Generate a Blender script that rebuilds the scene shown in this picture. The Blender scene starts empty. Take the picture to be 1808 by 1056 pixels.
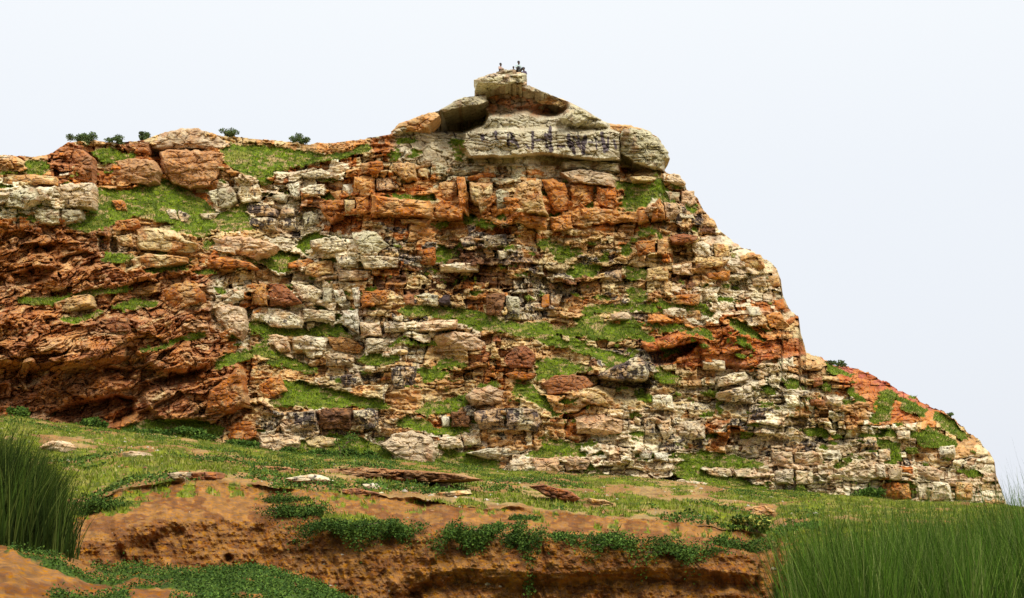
import bpy, bmesh, math, random
import numpy as np
from mathutils import Vector
scene = bpy.context.scene
# ---------------- camera ----------------
FP = 2250.0; CZ = 4.0; HORIZON = 900.0
TH = math.atan((HORIZON-528)/FP)
cam = bpy.data.cameras.new('camera'); camo = bpy.data.objects.new('camera', cam)
scene.collection.objects.link(camo); scene.camera = camo
cam.sensor_width = 36; cam.lens = FP*36/1808; cam.clip_end = 20000; cam.clip_start = 0.1
camo.location = (0, 0, CZ); camo.rotation_euler = (math.pi/2+TH, 0, 0)
# ---------------- sky and light ----------------
SUN_EL, SUN_AZ = math.radians(50), math.radians(35)     # from the front right, veiled by cloud
w = bpy.data.worlds.new('World'); scene.world = w; w.use_nodes = True
nt = w.node_tree; N = nt.nodes; L = nt.links; N.clear()
out = N.new('ShaderNodeOutputWorld'); bg = N.new('ShaderNodeBackground'); L.new(bg.outputs[0], out.inputs[0])
sky = N.new('ShaderNodeTexSky'); sky.sky_type = 'NISHITA'; sky.sun_disc = False
sky.sun_elevation = SUN_EL; sky.sun_rotation = math.pi-SUN_AZ; sky.dust_density = 6; sky.air_density = 1.0
tc = N.new('ShaderNodeTexCoord'); sep = N.new('ShaderNodeSeparateXYZ'); L.new(tc.outputs['Generated'], sep.inputs[0])
ramp = N.new('ShaderNodeValToRGB'); L.new(sep.outputs['Z'], ramp.inputs[0])
e = ramp.color_ramp.elements
e[0].position = 0.0; e[0].color = (5.8, 6.05, 6.5, 1)
e[1].position = 1.0; e[1].color = (16.0, 16.1, 16.0, 1)
x = e.new(0.25); x.color = (6.15, 6.4, 6.75, 1)
x = e.new(0.45); x.color = (6.75, 6.95, 7.1, 1)
mx = N.new('ShaderNodeMix'); mx.data_type = 'RGBA'; mx.inputs['Factor'].default_value = 0.93   # cloud veil over the clear sky
L.new(sky.outputs[0], mx.inputs['A']); L.new(ramp.outputs[0], mx.inputs['B'])
L.new(mx.outputs['Result'], bg.inputs[0]); bg.inputs[1].default_value = 0.1
sun = bpy.data.lights.new('sun', 'SUN'); suno = bpy.data.objects.new('sun', sun); scene.collection.objects.link(suno)
sun.energy = 1.5; sun.angle = math.radians(12); sun.color = (1, 0.95, 0.86)
sd = Vector((math.sin(SUN_AZ)*math.cos(SUN_EL), -math.cos(SUN_AZ)*math.cos(SUN_EL), math.sin(SUN_EL)))
suno.rotation_euler = (-sd).to_track_quat('-Z', 'Y').to_euler()
scene.view_settings.view_transform = 'Standard'; scene.view_settings.look = 'None'
scene.view_settings.exposure = 0.57; scene.view_settings.gamma = 1
# ---------------- helpers ----------------
CT, ST = math.cos(TH), math.sin(TH)
def at(px, py, Y):
    "the world point that the photograph shows at pixel (px,py) when it stands Y metres away"
    px, py, Y = np.broadcast_arrays(np.asarray(px, float), np.asarray(py, float), np.asarray(Y, float))
    a = (px-904)/FP; b = (528-py)/FP
    dy = CT-b*ST; dz = ST+b*CT
    return np.stack([a/dy*Y, Y, CZ+dz/dy*Y], -1)
def _h(ix, iy, seed):
    with np.errstate(over='ignore'):
        n = (ix.astype(np.int64)*374761393+iy.astype(np.int64)*668265263+seed*1274126177) & 0xffffffff
        n = ((n ^ (n >> 13))*1274126177) & 0xffffffff
        n = ((n ^ (n >> 15))*2246822519) & 0xffffffff
    return ((n ^ (n >> 16)) & 0xffffff)/float(0xffffff)
def vn(x, y, seed=0):
    ix = np.floor(x); iy = np.floor(y); fx = x-ix; fy = y-iy
    fx = fx*fx*(3-2*fx); fy = fy*fy*(3-2*fy)
    a = _h(ix, iy, seed); b = _h(ix+1, iy, seed); c = _h(ix, iy+1, seed); d = _h(ix+1, iy+1, seed)
    return (a+(b-a)*fx)*(1-fy)+(c+(d-c)*fx)*fy
def fbm(x, y, seed=0, o=4, g=.5):
    s = 0; a = 1; t = 0
    for k in range(o):
        s = s+a*(vn(x*2**k, y*2**k, seed+k*17)-.5); t += a; a *= g
    return s/t*2
def vor(x, y, seed=0):
    "F1, F2, id of a 2-D cell noise"
    ix = np.floor(x); iy = np.floor(y)
    f1 = np.full(x.shape, 9.); f2 = np.full(x.shape, 9.); idd = np.zeros(x.shape)
    for dx in (-1, 0, 1):
        for dy in (-1, 0, 1):
            cx = ix+dx; cy = iy+dy
            qx = cx+_h(cx, cy, seed); qy = cy+_h(cx, cy, seed+5)
            d = np.hypot(qx-x, qy-y); r = _h(cx, cy, seed+9)
            n = d < f1
            f2 = np.where(n, f1, np.minimum(f2, d)); f1 = np.where(n, d, f1); idd = np.where(n, r, idd)
    return f1, f2, idd
def pip(P, x, y):
    "points in polygon"
    P = np.asarray(P, float)
    m = np.zeros(x.shape, bool)
    bb = (x >= P[:, 0].min()) & (x <= P[:, 0].max()) & (y >= P[:, 1].min()) & (y <= P[:, 1].max())
    X = x[bb]; Y = y[bb]; r = np.zeros(X.shape, bool)
    for i in range(len(P)):
        x1, y1 = P[i]; x2, y2 = P[i-1]
        if y1 == y2: continue
        c = ((y1 > Y) != (y2 > Y)) & (X < (x2-x1)*(Y-y1)/(y2-y1)+x1)
        r ^= c
    m[bb] = r
    return m
def blur(a, n, ax):
    if n < 1: return a
    k = 2*n+1
    pad = [(0, 0), (0, 0)]; pad[ax] = (n+1, n)
    c = np.cumsum(np.pad(a, pad, mode='edge'), axis=ax)
    if ax == 0: return (c[k:]-c[:-k])/k
    return (c[:, k:]-c[:, :-k])/k
def sm(t): 
    t = np.clip(t, 0, 1); return t*t*(3-2*t)
def pts(s): return [tuple(float(v) for v in p.split(',')) for p in s.split()]
def link(o, parent=None):
    scene.collection.objects.link(o)
    if parent is not None: o.parent = parent
    return o
def tag(o, label=None, cat=None, group=None, kind=None):
    if label: o['label'] = label
    if cat: o['category'] = cat
    if group: o['group'] = group
    if kind: o['kind'] = kind
    return o
def mesh_np(name, V, F, mat, col=None, extra=None, smooth=False, loc=None, parent=None):
    "V (n,3), F (m,k) with k 3 or 4"
    me = bpy.data.meshes.new(name)
    V = np.asarray(V, np.float32)
    if loc is not None: V = V-np.asarray(loc, np.float32)
    F = np.asarray(F, np.int32); k = F.shape[1]
    me.vertices.add(len(V)); me.vertices.foreach_set('co', V.ravel())
    me.loops.add(F.size); me.loops.foreach_set('vertex_index', F.ravel())
    me.polygons.add(len(F)); me.polygons.foreach_set('loop_start', np.arange(0, F.size, k, dtype=np.int32))
    me.update(calc_edges=True)
    me.polygons.foreach_set('use_smooth', np.full(len(F), smooth))
    if col is not None:
        c4 = np.ones((len(V), 4), np.float32); c4[:, :3] = col
        at_ = me.attributes.new('Col', 'FLOAT_COLOR', 'POINT'); at_.data.foreach_set('color', c4.ravel())
    for nm, arr in (extra or {}).items():
        a_ = me.attributes.new(nm, 'FLOAT', 'POINT'); a_.data.foreach_set('value', np.asarray(arr, np.float32).ravel())
    me.materials.append(mat)
    o = bpy.data.objects.new(name, me); link(o, parent)
    if loc is not None: o.location = tuple(float(v) for v in loc)
    return o
def grid_faces(nr, nc):
    i = np.arange(nr*nc).reshape(nr, nc)
    return np.stack([i[:-1, :-1], i[1:, :-1], i[1:, 1:], i[:-1, 1:]], -1).reshape(-1, 4)
# ---------------- materials ----------------
def mat_rock(name, scale=1.0, bump=0.35, lichen=True, spec=0.15):
    m = bpy.data.materials.new(name); m.use_nodes = True; t = m.node_tree; n = t.nodes; l = t.links
    b = n['Principled BSDF']; b.inputs['Roughness'].default_value = .92; b.inputs['Specular IOR Level'].default_value = spec
    a = n.new('ShaderNodeAttribute'); a.attribute_name = 'Col'
    g = n.new('ShaderNodeNewGeometry')
    def noise(sc, det, rough=.6, vec=None):
        q = n.new('ShaderNodeTexNoise'); q.inputs['Scale'].default_value = sc*scale; q.inputs['Detail'].default_value = det
        q.inputs['Roughness'].default_value = rough; l.new(vec or g.outputs['Position'], q.inputs['Vector']); return q
    def mr(s, a0, a1, b0, b1):
        q = n.new('ShaderNodeMapRange'); q.inputs[1].default_value = a0; q.inputs[2].default_value = a1
        q.inputs[3].default_value = b0; q.inputs[4].default_value = b1; l.new(s, q.inputs[0]); return q.outputs[0]
    n1 = noise(1.7, 6, .65); n2 = noise(6.5, 5, .7)
    hs = n.new('ShaderNodeHueSaturation'); l.new(a.outputs['Color'], hs.inputs['Color'])
    l.new(mr(n1.outputs['Fac'],   .3, .7, .74, 1.36), hs.inputs['Value'])
    l.new(mr(n2.outputs['Fac'], .3, .7, .75, 1.25), hs.inputs['Saturation'])
    mul = n.new('ShaderNodeMix'); mul.data_type = 'RGBA'; mul.blend_type = 'MULTIPLY'; mul.inputs['Factor'].default_value = .85
    l.new(hs.outputs[0], mul.inputs['A'])
    cr = n.new('ShaderNodeValToRGB'); l.new(n2.outputs['Fac'], cr.inputs[0])
    ee = cr.color_ramp.elements; ee[0].position = .33; ee[0].color = (.50, .43, .39, 1); ee[1].position = .62; ee[1].color = (1.15, 1.13, 1.08, 1)
    l.new(cr.outputs[0], mul.inputs['B'])
    last = mul.outputs['Result']
    if lichen:
        mp = n.new('ShaderNodeMapping'); mp.inputs['Scale'].default_value = (1, 1, .38); l.new(g.outputs['Position'], mp.inputs[0])
        n3 = noise(4.2, 5, .65, mp.outputs[0])
        la = n.new('ShaderNodeAttribute'); la.attribute_name = 'lich'
        ad = n.new('ShaderNodeMath'); ad.operation = 'ADD'; l.new(n3.outputs['Fac'], ad.inputs[0]); l.new(la.outputs['Fac'], ad.inputs[1])
        mk = mr(ad.outputs[0], .70, .76, 0, .9)
        m2 = n.new('ShaderNodeMix'); m2.data_type = 'RGBA'; l.new(mk, m2.inputs['Factor']); l.new(last, m2.inputs['A'])
        m2.inputs['B'].default_value = (.05, .038, .042, 1); last = m2.outputs['Result']
    l.new(last, b.inputs['Base Color'])
    n4 = noise(9, 6, .75)
    bp = n.new('ShaderNodeBump'); bp.inputs['Strength'].default_value = bump; bp.inputs['Distance'].default_value = .12
    l.new(n4.outputs['Fac'], bp.inputs['Height']); l.new(bp.outputs[0], b.inputs['Normal'])
    return m
def mat_leaf(name):
    m = bpy.data.materials.new(name); m.use_nodes = True; t = m.node_tree; n = t.nodes; l = t.links
    b = n['Principled BSDF']; b.inputs['Roughness'].default_value = .85; b.inputs['Specular IOR Level'].default_value = .06
    a = n.new('ShaderNodeAttribute'); a.attribute_name = 'Col'
    g = n.new('ShaderNodeNewGeometry'); q = n.new('ShaderNodeTexNoise'); q.inputs['Scale'].default_value = 1.3; l.new(g.outputs['Position'], q.inputs['Vector'])
    mr = n.new('ShaderNodeMapRange'); mr.inputs[1].default_value = .3; mr.inputs[2].default_value = .7; mr.inputs[3].default_value = .7; mr.inputs[4].default_value = 1.3
    l.new(q.outputs['Fac'], mr.inputs[0])
    hs = n.new('ShaderNodeHueSaturation'); l.new(a.outputs['Color'], hs.inputs['Color']); l.new(mr.outputs[0], hs.inputs['Value'])
    l.new(hs.outputs[0], b.inputs['Base Color'])
    return m
def mat_flat(name, c, rough=.8):
    m = bpy.data.materials.new(name); m.use_nodes = True; t = m.node_tree; n = t.nodes; l = t.links
    b = n['Principled BSDF']; b.inputs['Roughness'].default_value = rough
    q = n.new('ShaderNodeTexNoise'); q.inputs['Scale'].default_value = 14
    cr = n.new('ShaderNodeValToRGB'); l.new(q.outputs['Fac'], cr.inputs[0])
    cr.color_ramp.elements[0].color = tuple(v*.8 for v in c)+(1,); cr.color_ramp.elements[1].color = tuple(min(1, v*1.2) for v in c)+(1,)
    l.new(cr.outputs[0], b.inputs['Base Color'])
    return m
M_ROCK = mat_rock('sandstone'); M_EARTH = mat_rock('red_earth', 1.6, .5, False, .1); M_LEAF = mat_leaf('green_leaf')
PAL = dict(P=[(.68,.60,.41),(.64,.54,.38),(.74,.68,.50),(.60,.47,.30)], G=[(.50,.46,.30),(.56,.52,.36),(.42,.37,.24)],
           T=[(.55,.35,.16),(.58,.42,.20),(.50,.29,.12),(.60,.48,.26)], O=[(.53,.24,.075),(.47,.18,.05),(.58,.32,.12),(.40,.15,.045)],
           R=[(.37,.16,.07),(.42,.20,.085),(.30,.12,.055)], B=[(.20,.10,.05),(.26,.13,.06),(.15,.075,.04)],
           K=[(.64,.56,.38),(.60,.50,.33),(.54,.37,.21)], M=[(.62,.46,.30),(.64,.51,.34),(.56,.38,.22)], D=[(.05,.04,.045),(.07,.05,.05)],
           N=[(.42,.22,.10),(.36,.17,.07),(.47,.27,.13)],
           W=[(.70,.66,.50),(.66,.63,.50)])
# ---------------- the hill ----------------
S_PTS = pts("-300,262 -120,270 24,275 45,275 62,277 95,268 120,250 165,247 200,251 250,248 275,238 305,231 345,228 385,238 430,243 490,248 540,253 600,250 650,243 688,237 700,226 715,214 745,203 775,195 800,180 835,171 848,160 870,150 905,146 935,151 955,160 1003,179 1035,195 1060,211 1090,225 1130,240 1160,262 1172,302 1195,308 1208,318 1213,335 1232,350 1245,375 1262,390 1268,405 1300,430 1330,442 1362,462 1370,471 1379,495 1382,520 1397,548 1410,561 1414,590 1420,606 1423,619 1440,624 1470,643 1520,650 1560,670 1600,695 1640,715 1680,735 1715,765 1745,795 1756,815 1759,840 1768,860 1778,890 1790,908")
B_PTS = pts("-300,730 24,742 100,757 200,777 330,792 400,800 480,810 640,817 700,824 770,832 900,840 1000,844 1100,848 1200,858 1300,868 1400,876 1500,884 1600,891 1700,898 1775,903 1790,910")
GRASS = [pts(s) for s in """45,286 70,283 94,290 90,305 60,312 44,305
160,265 200,262 245,275 215,286 170,291
395,262 430,257 470,257 520,262 560,270 600,268 640,255 662,258 640,270 600,276 560,286 520,296 480,306 455,313 425,301 400,291
165,330 200,335 240,336 270,318 285,318 310,328 345,345 378,363 388,378 350,393 300,391 270,389 240,376 215,393 180,400 150,408 122,398 150,385 165,360
300,388 380,378 432,358 440,392 430,406 385,404 362,422 330,411 300,401
175,440 195,445 236,450 230,463 180,461
250,476 300,468 345,459 330,471 270,484
440,458 480,444 515,447 530,455 505,476 475,477 455,466
525,430 560,411 587,418 560,436 530,446
562,344 592,341 593,356 565,356
690,345 720,342 777,350 776,358 730,356 695,353
788,243 815,248 818,280 800,284 790,265
700,243 745,246 740,255 705,253
683,268 705,265 712,279 690,283
722,268 745,266 742,278 725,278
825,390 855,387 874,395 860,403 830,401
768,440 785,434 802,445 795,461 775,466
1093,316 1130,320 1170,330 1200,345 1203,361 1180,356 1150,350 1140,366 1110,376 1087,371 1093,355 1105,340
968,425 985,431 1010,437 1013,456 985,463 972,446
1000,480 1030,465 1066,468 1060,486 1020,488
1105,480 1140,475 1141,491 1110,496
1125,402 1146,400 1140,421 1125,423
1093,430 1115,430 1110,451 1095,453
1035,545 1070,538 1120,540 1200,535 1232,545 1180,553 1120,551 1060,556 1030,556
1105,508 1136,510 1136,531 1110,533
700,545 740,540 790,540 830,547 870,556 910,568 960,572 1000,578 1050,570 1120,572 1135,583 1240,575 1252,590 1200,586 1150,586 1110,599 1070,601 1040,593 1000,593 960,600 930,601 900,592 860,585 830,578 800,570 770,562 720,560
955,595 1000,600 1040,605 1080,625 1117,630 1110,651 1080,661 1060,646 1040,630 1000,618 970,612 960,605
948,630 970,632 1010,645 1042,655 1010,663 970,669 940,671
898,673 930,680 950,700 978,726 960,726 930,706 900,690
975,703 1020,705 1020,713 980,711
1148,655 1180,658 1206,665 1200,679 1160,677
1285,565 1310,570 1340,590 1346,603 1315,591 1290,576
1340,678 1365,680 1371,696 1345,698
1250,695 1275,692 1278,706 1258,708
1270,528 1310,530 1305,538 1275,536
1090,768 1130,762 1146,770 1120,776
932,802 960,782 990,777 1020,795 1038,801 1000,806 950,813
1193,822 1225,800 1280,797 1330,810 1362,823 1310,825 1245,826 1240,834 1280,841 1330,856 1372,863 1320,868 1270,862 1220,850 1193,842
433,563 460,572 490,580 545,580 580,571 610,585 637,596 620,599 570,591 520,593 470,593 440,589
445,608 470,611 500,628 540,640 572,650 555,661 520,656 480,641 450,626
630,630 665,621 700,630 702,641 660,644 632,641
498,680 530,671 560,680 600,690 640,705 692,715 700,721 660,723 610,719 560,721 520,716 495,713 458,712 500,700
700,740 730,741 780,755 832,755 830,764 790,769 740,763 700,756
738,718 780,710 830,690 870,671 882,680 835,700 825,721 790,731 750,736 733,726
735,655 770,651 792,662 760,673 740,671
765,822 790,797 840,802 880,815 895,830 928,842 900,850 850,850 790,850
770,640 800,632 830,636 815,645 780,648
25,528 100,525 150,518 236,507 225,516 170,526 100,536 40,541
195,540 240,528 281,528 270,541 220,551 200,549
105,566 140,555 186,546 180,556 130,569
238,616 290,605 340,592 382,586 350,601 300,612 255,622
380,646 395,625 420,622 424,635 400,651 385,656
220,748 280,742 350,742 400,755 380,775 400,800 330,800 260,785 215,770
400,775 470,780 480,800 500,812 440,812 400,800
500,785 560,775 640,770 690,800 700,824 640,822 560,820 500,815
1377,672 1400,667 1430,678 1420,686 1385,684
1405,760 1450,757 1451,769 1408,771
1528,747 1553,693 1580,690 1577,710 1560,741 1545,742
1496,687 1530,704 1528,711 1500,700
1585,700 1640,725 1625,735 1590,728
1645,722 1680,736 1715,773 1692,776 1660,747
1610,765 1650,760 1680,774 1640,784
1625,789 1650,772 1686,778 1680,791
1550,775 1592,785 1591,820 1575,823 1555,800
1700,830 1730,825 1745,835 1715,842
400,640 425,618 450,628 430,640 410,650
1060,760 1085,752 1100,765 1075,772
1000,568 1040,560 1080,562 1060,572
1150,648 1165,640 1175,655 1158,660
1455,640 1480,650 1500,662 1470,660""".splitlines()]
# (polygon, metres in (+) or out (-), blur cells)
PUSH = [(pts(a), d, s) for a, d, s in [
 ("755,212 778,197 850,182 860,205 854,220 815,234 770,232 752,224", 6.5, 2),
 ("848,160 905,152 940,164 1003,181 1003,193 985,204 950,206 930,196 900,204 860,203 845,180", 2.6, 3),
 ("905,194 948,187 1000,186 1003,202 970,207 930,201", 1.2, 2),
 ("1010,205 1030,203 1033,215 1018,218", .8, 1),
 ("690,238 700,226 745,203 800,180 850,172 850,184 778,199 760,214 745,228 700,236", -1.2, 3),
 ("985,206 1003,181 1060,212 1075,222 1020,226", -1.3, 3),
 ("818,232 900,229 980,228 1095,232 1097,284 1040,282 960,272 905,276 830,278 816,262", -1.7, 2),
 ("826,279 905,277 960,274 1040,284 1097,286 1097,292 1000,292 940,292 830,289", 1.3, 1),
 ("1095,268 1175,272 1172,304 1100,305", 2.0, 2),
 ("1184,427 1232,430 1224,462 1190,466", 1.5, 1), ("1145,622 1180,614 1235,604 1215,622 1185,640 1150,641", 3.2, 1),
 ("1056,668 1146,674 1140,706 1080,700 1056,684", 1.4, 2), ("1288,498 1320,490 1320,514 1290,512", 1.3, 1),
 ("842,440 890,435 895,470 850,472", 1.0, 2), ("172,415 206,420 205,446 176,445", 1.3, 1), ("264,262 284,264 284,305 270,290", 1.3, 1),
 ("80,732 130,715 200,700 240,705 235,735 200,752 140,752", 3.0, 3), ("268,672 310,664 360,650 345,672 290,684", 1.8, 2),
 ("105,455 150,445 172,450 165,470 115,472", 1.3, 2), ("24,485 70,470 100,476 80,496 24,506", 1.5, 2), ("-100,500 0,485 24,500 -50,520", 1.5, 2),
 ("826,355 848,360 850,386 830,385", 1.3, 1), ("60,430 100,436 90,446 60,446", 1.0, 2), ("180,650 240,655 225,676 190,672", 1.3, 2),
 ("225,610 255,630 240,645 215,640", .9, 2), ("30,655 60,665 50,680 24,675", .9, 2), ("210,560 245,570 240,590 205,580", .7, 1), ("905,490 965,490 970,512 915,512", .9, 1),
 ("1230,690 1330,715 1325,722 1235,722", .5, 1), ("1255,762 1290,775 1280,790 1258,785", 1.0, 1), ("1290,765 1375,770 1375,785 1300,788", .6, 1),
 ("1395,735 1425,740 1420,765 1400,755", 1.0, 1), ("1540,755 1570,760 1560,772 1545,770", 1.0, 1), ("1610,730 1625,733 1620,740 1608,738", .9, 1),
 ("-200,640 24,645 130,650 250,640 300,665 250,700 130,735 24,738 -200,738", 1.0, 10), ("-200,590 24,600 130,600 230,620 260,640 130,652 24,648 -200,640", -.8, 7),
 ("-60,560 60,545 140,560 250,560 330,500 365,490 372,585 330,600 200,640 60,650 -60,640", -1.0, 9),
 ("250,690 300,672 360,660 420,640 432,690 440,715 380,740 290,745 255,715", -1.8, 4),
 ("240,622 330,604 380,600 378,640 330,655 280,655", -1.2, 4),
 ("1130,605 1240,582 1290,575 1340,600 1400,610 1330,650 1240,640 1236,604 1180,613 1146,622", -1.0, 3),
]]
CMAP = """GGGGGGGGGGGGGGGGGGGGTBBBTGGGGGGGGGGGGGGGGGGGG
TTTTTTTTTTTTTTTTTGGGGGGGGGGGGGGGGGGGGGGGGGGGG
MTRRTRTTTTTTTTOOOOOTKKKKKKKGGGTTTTTTTTTTTTTTT
TOROOOOOOOTTOPPOTTTGGTGGPPGTTTTTTTTTTTTTTTTTT
PPPPTOOOOPPPPPPOOOOTOTTOOOOTTGOOTTTTTTTTTTTTT
GGGTTTTPPPTKKPOOOOOOOOOOOOOTOKTTTTTTTTTTTTTTT
OOOORKTTTTTTPPPPTKTTTKKTTTTTTTTBPPTTTTTTTTTTT
OOOBKTTTTOTTPPPPPOKKBTKBTTKTOTTTPPPTTTTTTTTTT
OOOOOOOTRPPTPPPTOBTBBBTKKBTTTTBTPPTTTTTTTTTTT
OOTTTTRRRPPOPPPPTTKTTOKKTOTKTTPPPPPTTTTTTTTTT
OOOTOBRRTMPPPPPPMPPPPTTTTTTTOOOOOOTTTTTTTTTTT
OROOOOOOOOOTTPPTPPPTTRTTTTTTBROOOOOTTTTTTTTTT
RRROOOBOOOOTTTTKKTTTTOOTTBKKKTTPPPPTTOOOOTTTT
RROBROROOOOTTOPTOTTTTOTTTTTTPTTPPPPTPPOOOOOTT
RRBBROOOOTTTKMBKTTTOKKKTTOTPPKPKKKPTPTPPTTOOT
GGGGOOOTTTTPPPTTPPPPPTTPTTPPPPKOOKPKPPPTTTTTT
GGGGGGGGGGGPPPPPPPPPPPPPPPPPPPPPPPMMPPPKPPMPT
PPPPPPPPPPPPPPPPPPPPPPPPPPPPPPPPPPPPPPPOPPPPT
PPPPPPPPPPPPPPPPPPPPPPPPPPPPPPPPPPPPPPPOPPPPT""".splitlines()
CODES = 'GTMRPOKBDW'
CM = np.array([[CODES.index(c) for c in (r+'T'*45)[:45]] for r in CMAP])
PALA = np.zeros((10, 4, 3))
for i, c in enumerate(CODES):
    for j in range(4): PALA[i, j] = PAL[c][j % len(PAL[c])]
def zone_code(x, y, r1, r2):
    i = np.clip(np.rint((y+(r1-.5)*46-180)/40).astype(int), 0, len(CMAP)-1)
    j = np.clip(np.rint((x+(r2-.5)*60-20)/40).astype(int), 0, 44)
    return CM[i, j]
def block_field(x, t, lo, hi, hmin, hmax, wmul, seed):
    "courses of stone: edge distance (px), position in the course, block randoms, block centre"
    rng = np.random.default_rng(seed)
    tb = [lo]
    while tb[-1] < hi: tb.append(tb[-1]+hmin+(hmax-hmin)*rng.random()**1.6)
    tb = np.array(tb); ci = np.clip(np.searchsorted(tb, t)-1, 0, len(tb)-2)
    h = tb[ci+1]-tb[ci]; a = (t-tb[ci])/h
    R = np.zeros(x.shape+(5,)); cx = np.zeros(x.shape); ex = np.zeros(x.shape); bw = np.zeros(x.shape)
    crs = rng.random(len(tb))
    for c in range(len(tb)-1):
        m = ci == c
        hh = (tb[c+1]-tb[c])*(2.3 if crs[c] > .66 else (1.0 if crs[c] > .3 else .75)); xb = [-420.]
        while xb[-1] < 1900: xb.append(xb[-1]+hh*(wmul[0]+(wmul[1]-wmul[0])*rng.random()**1.5)+2)
        xb = np.array(xb); rr = rng.random((len(xb), 5))
        if not m.any(): continue
        X = x[m]; k = np.clip(np.searchsorted(xb, X)-1, 0, len(xb)-2)
        R[m] = rr[k]; cx[m] = (xb[k]+xb[k+1])/2; bw[m] = xb[k+1]-xb[k]
        ex[m] = np.minimum(X-xb[k], xb[k+1]-X)
    ey = np.minimum(a, 1-a)*h
    return ex, ey, a, h, R, cx, crs[ci], tb[ci]+h/2, bw
STEP = 1.25
cols = np.concatenate([np.arange(-300, -30, 4.), np.arange(-30, 1790, STEP)])
NV = 540
NC = len(cols)
Sx = np.interp(cols, *zip(*S_PTS)); Bx = np.interp(cols, *zip(*B_PTS))+14
# broken rocky edge on the skyline
sj = np.floor(fbm(cols/16, cols*0+.3, 71, 2)*2.2+vn(cols/7, cols*0+.7, 72)*2.4)*1.3
amp = np.interp(cols, [0, 640, 690, 1060, 1200, 1420, 1430, 1790], [.7, .7, .35, .35, 1.4, 1.4, 1.3, 1.9])
Sx = Sx+sj*amp
v = np.linspace(0, 1, NV)[:, None]**1.0
PX = np.broadcast_to(cols[None, :], (NV, NC)).copy()
PY = Sx[None, :]+(Bx-Sx)[None, :]*v
w1 = fbm(PX/55, PY/40, 3, 3); w2 = fbm(PX/55, PY/40, 13, 3); w3 = fbm(PX/13, PY/9, 23, 2); w4 = fbm(PX/13, PY/9, 33, 2)
# masks
GM = np.zeros(PX.shape)
gx = PX+w1*12+w3*5; gy = PY+w2*6+w4*3.5
for P in GRASS: GM = np.maximum(GM, pip(P, gx, gy).astype(float))
SUM = sm((PX-680)/30)*sm((1185-PX)/20)*sm((296-PY)/8)            # the smooth summit cap
LFT = blur(blur(pip(pts('-400,405 24,402 110,396 160,404 174,415 176,465 236,482 300,480 330,472 368,490 372,560 392,600 425,640 440,690 448,735 400,760 300,800 -400,760'), PX+w1*16+w3*6, PY+w2*12+w4*5).astype(float), 3, 0), 4, 1)  # rust red flaky beds on the left
RST = np.maximum(0, pip(pts("1130,600 1250,575 1300,570 1350,600 1410,598 1420,625 1350,640 1330,655 1240,650 1200,640 1150,642"), gx, gy).astype(float))
RGT = pip(pts("1430,618 1500,645 1560,668 1650,716 1700,750 1650,745 1600,740 1560,745 1530,712 1500,690 1470,650"), gx, gy).astype(float)
CAV = np.zeros(PX.shape)
# slope integration, base to top
slope = .22+1.15*blur(blur(GM, 3, 0), 4, 1)+.25*SUM*0
edge = np.maximum(0, 1-(PY-Sx[None, :])/14.)
slope = slope+edge*1.1
slope = np.where(LFT > .5, slope*.75, slope)
# steep right flank rolls away from the viewer
dist_r = np.interp(PY, [300, 460, 600, 620, 700, 800, 905], [1210, 1362, 1420, 1424, 1610, 1750, 1788])-PX
slope = slope+0*dist_r
Zr = at(PX, PY, 92.)[..., 2]
dz = -np.diff(Zr, axis=0)
D = np.zeros(PX.shape)
base = np.interp(cols, [-300, 24, 400, 900, 1300, 1780], [80, 81, 85, 86, 88, 97])
D[-1] = base
D[:-1] = base[None, :]+np.cumsum((slope[:-1]*dz)[::-1], 0)[::-1]
D = blur(blur(D, 22, 1), 14, 1)
D = D+5.5*np.exp(-np.clip(dist_r, 0, 400)/26.)*sm((PY-300)/40)+.8*fbm(PX/170, PY/120, 44, 3)
DS = D.copy()
# strata
flt = (_h(np.floor((PX+w1*22)/64+.13*PY/64), np.floor(PY/170), 77)-.5)*17
t = PY-.035*(PX-900)+w2*15+w4*3.2+flt
t = t+.28*np.clip(PX-440, -500, 0)*sm((PY-380)/90)
x1 = PX+w1*9+w3*3.0+(PY*.12)
ex, ey, a, h, R, cx, crs, ty, bw = block_field(x1, t, 40, 1050, 13, 46, (.55, 2.6), 5)
ex2, ey2, a2, h2, R2, cx2, crs2, ty2, bw2 = block_field(x1+w4*3, t+w3*2, 40, 1050, 6, 15, (.7, 3.0), 6)
RUB = sm(fbm(PX/80, PY/50, 91, 3)*1.6+.18+.75*pip(pts("790,395 1200,400 1230,520 1150,540 800,540 700,480"), PX, PY))   # where stones are small
e1 = np.minimum(ex, ey); e2 = np.minimum(ex2, ey2)
rel = (crs-.5)*1.15+(R[..., 0]-.5)*1.25+.7*fbm(PX/70, PY/26, 60, 3)
rel = rel+(R[..., 1]-.5)*.5*np.clip((x1-cx)/np.maximum(bw, 1)*2, -1, 1)*1.0+(a-.5)*(R[..., 2]-.35)*.55
jn = sm(fbm(PX/34, PY/24, 130, 3)*2.2+.45); jm = sm(fbm(PX/60, PY/9, 131, 3)*2.2+.6)
rel = rel-.5*np.exp(-np.maximum(ex, 0)/1.0)*(.1+.9*jn)-.8*np.exp(-ey/1.3)*(.15+.85*jm)
rel = np.where(R[..., 3] < .07, rel-1.0, rel)
rel2 = (R2[..., 0]-.5)*.75+(crs2-.5)*.35-.30*np.exp(-ex2/.9)*(.1+.9*jm)-.36*np.exp(-ey2/.9)*(.15+.85*jn)+(a2-.5)*(R2[..., 2]-.4)*.3
rel2 = np.where(R2[..., 3] < .08, rel2-.6, rel2)
f1, f2, vid = vor(PX/13+w3, PY/8+w4, 50)
rub = (vid-.5)*.7-.4*np.exp(-(f2-f1)*7)
vg1, vg2, vgi = vor(PX/34+w1, PY/20+w2, 51)
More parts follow.
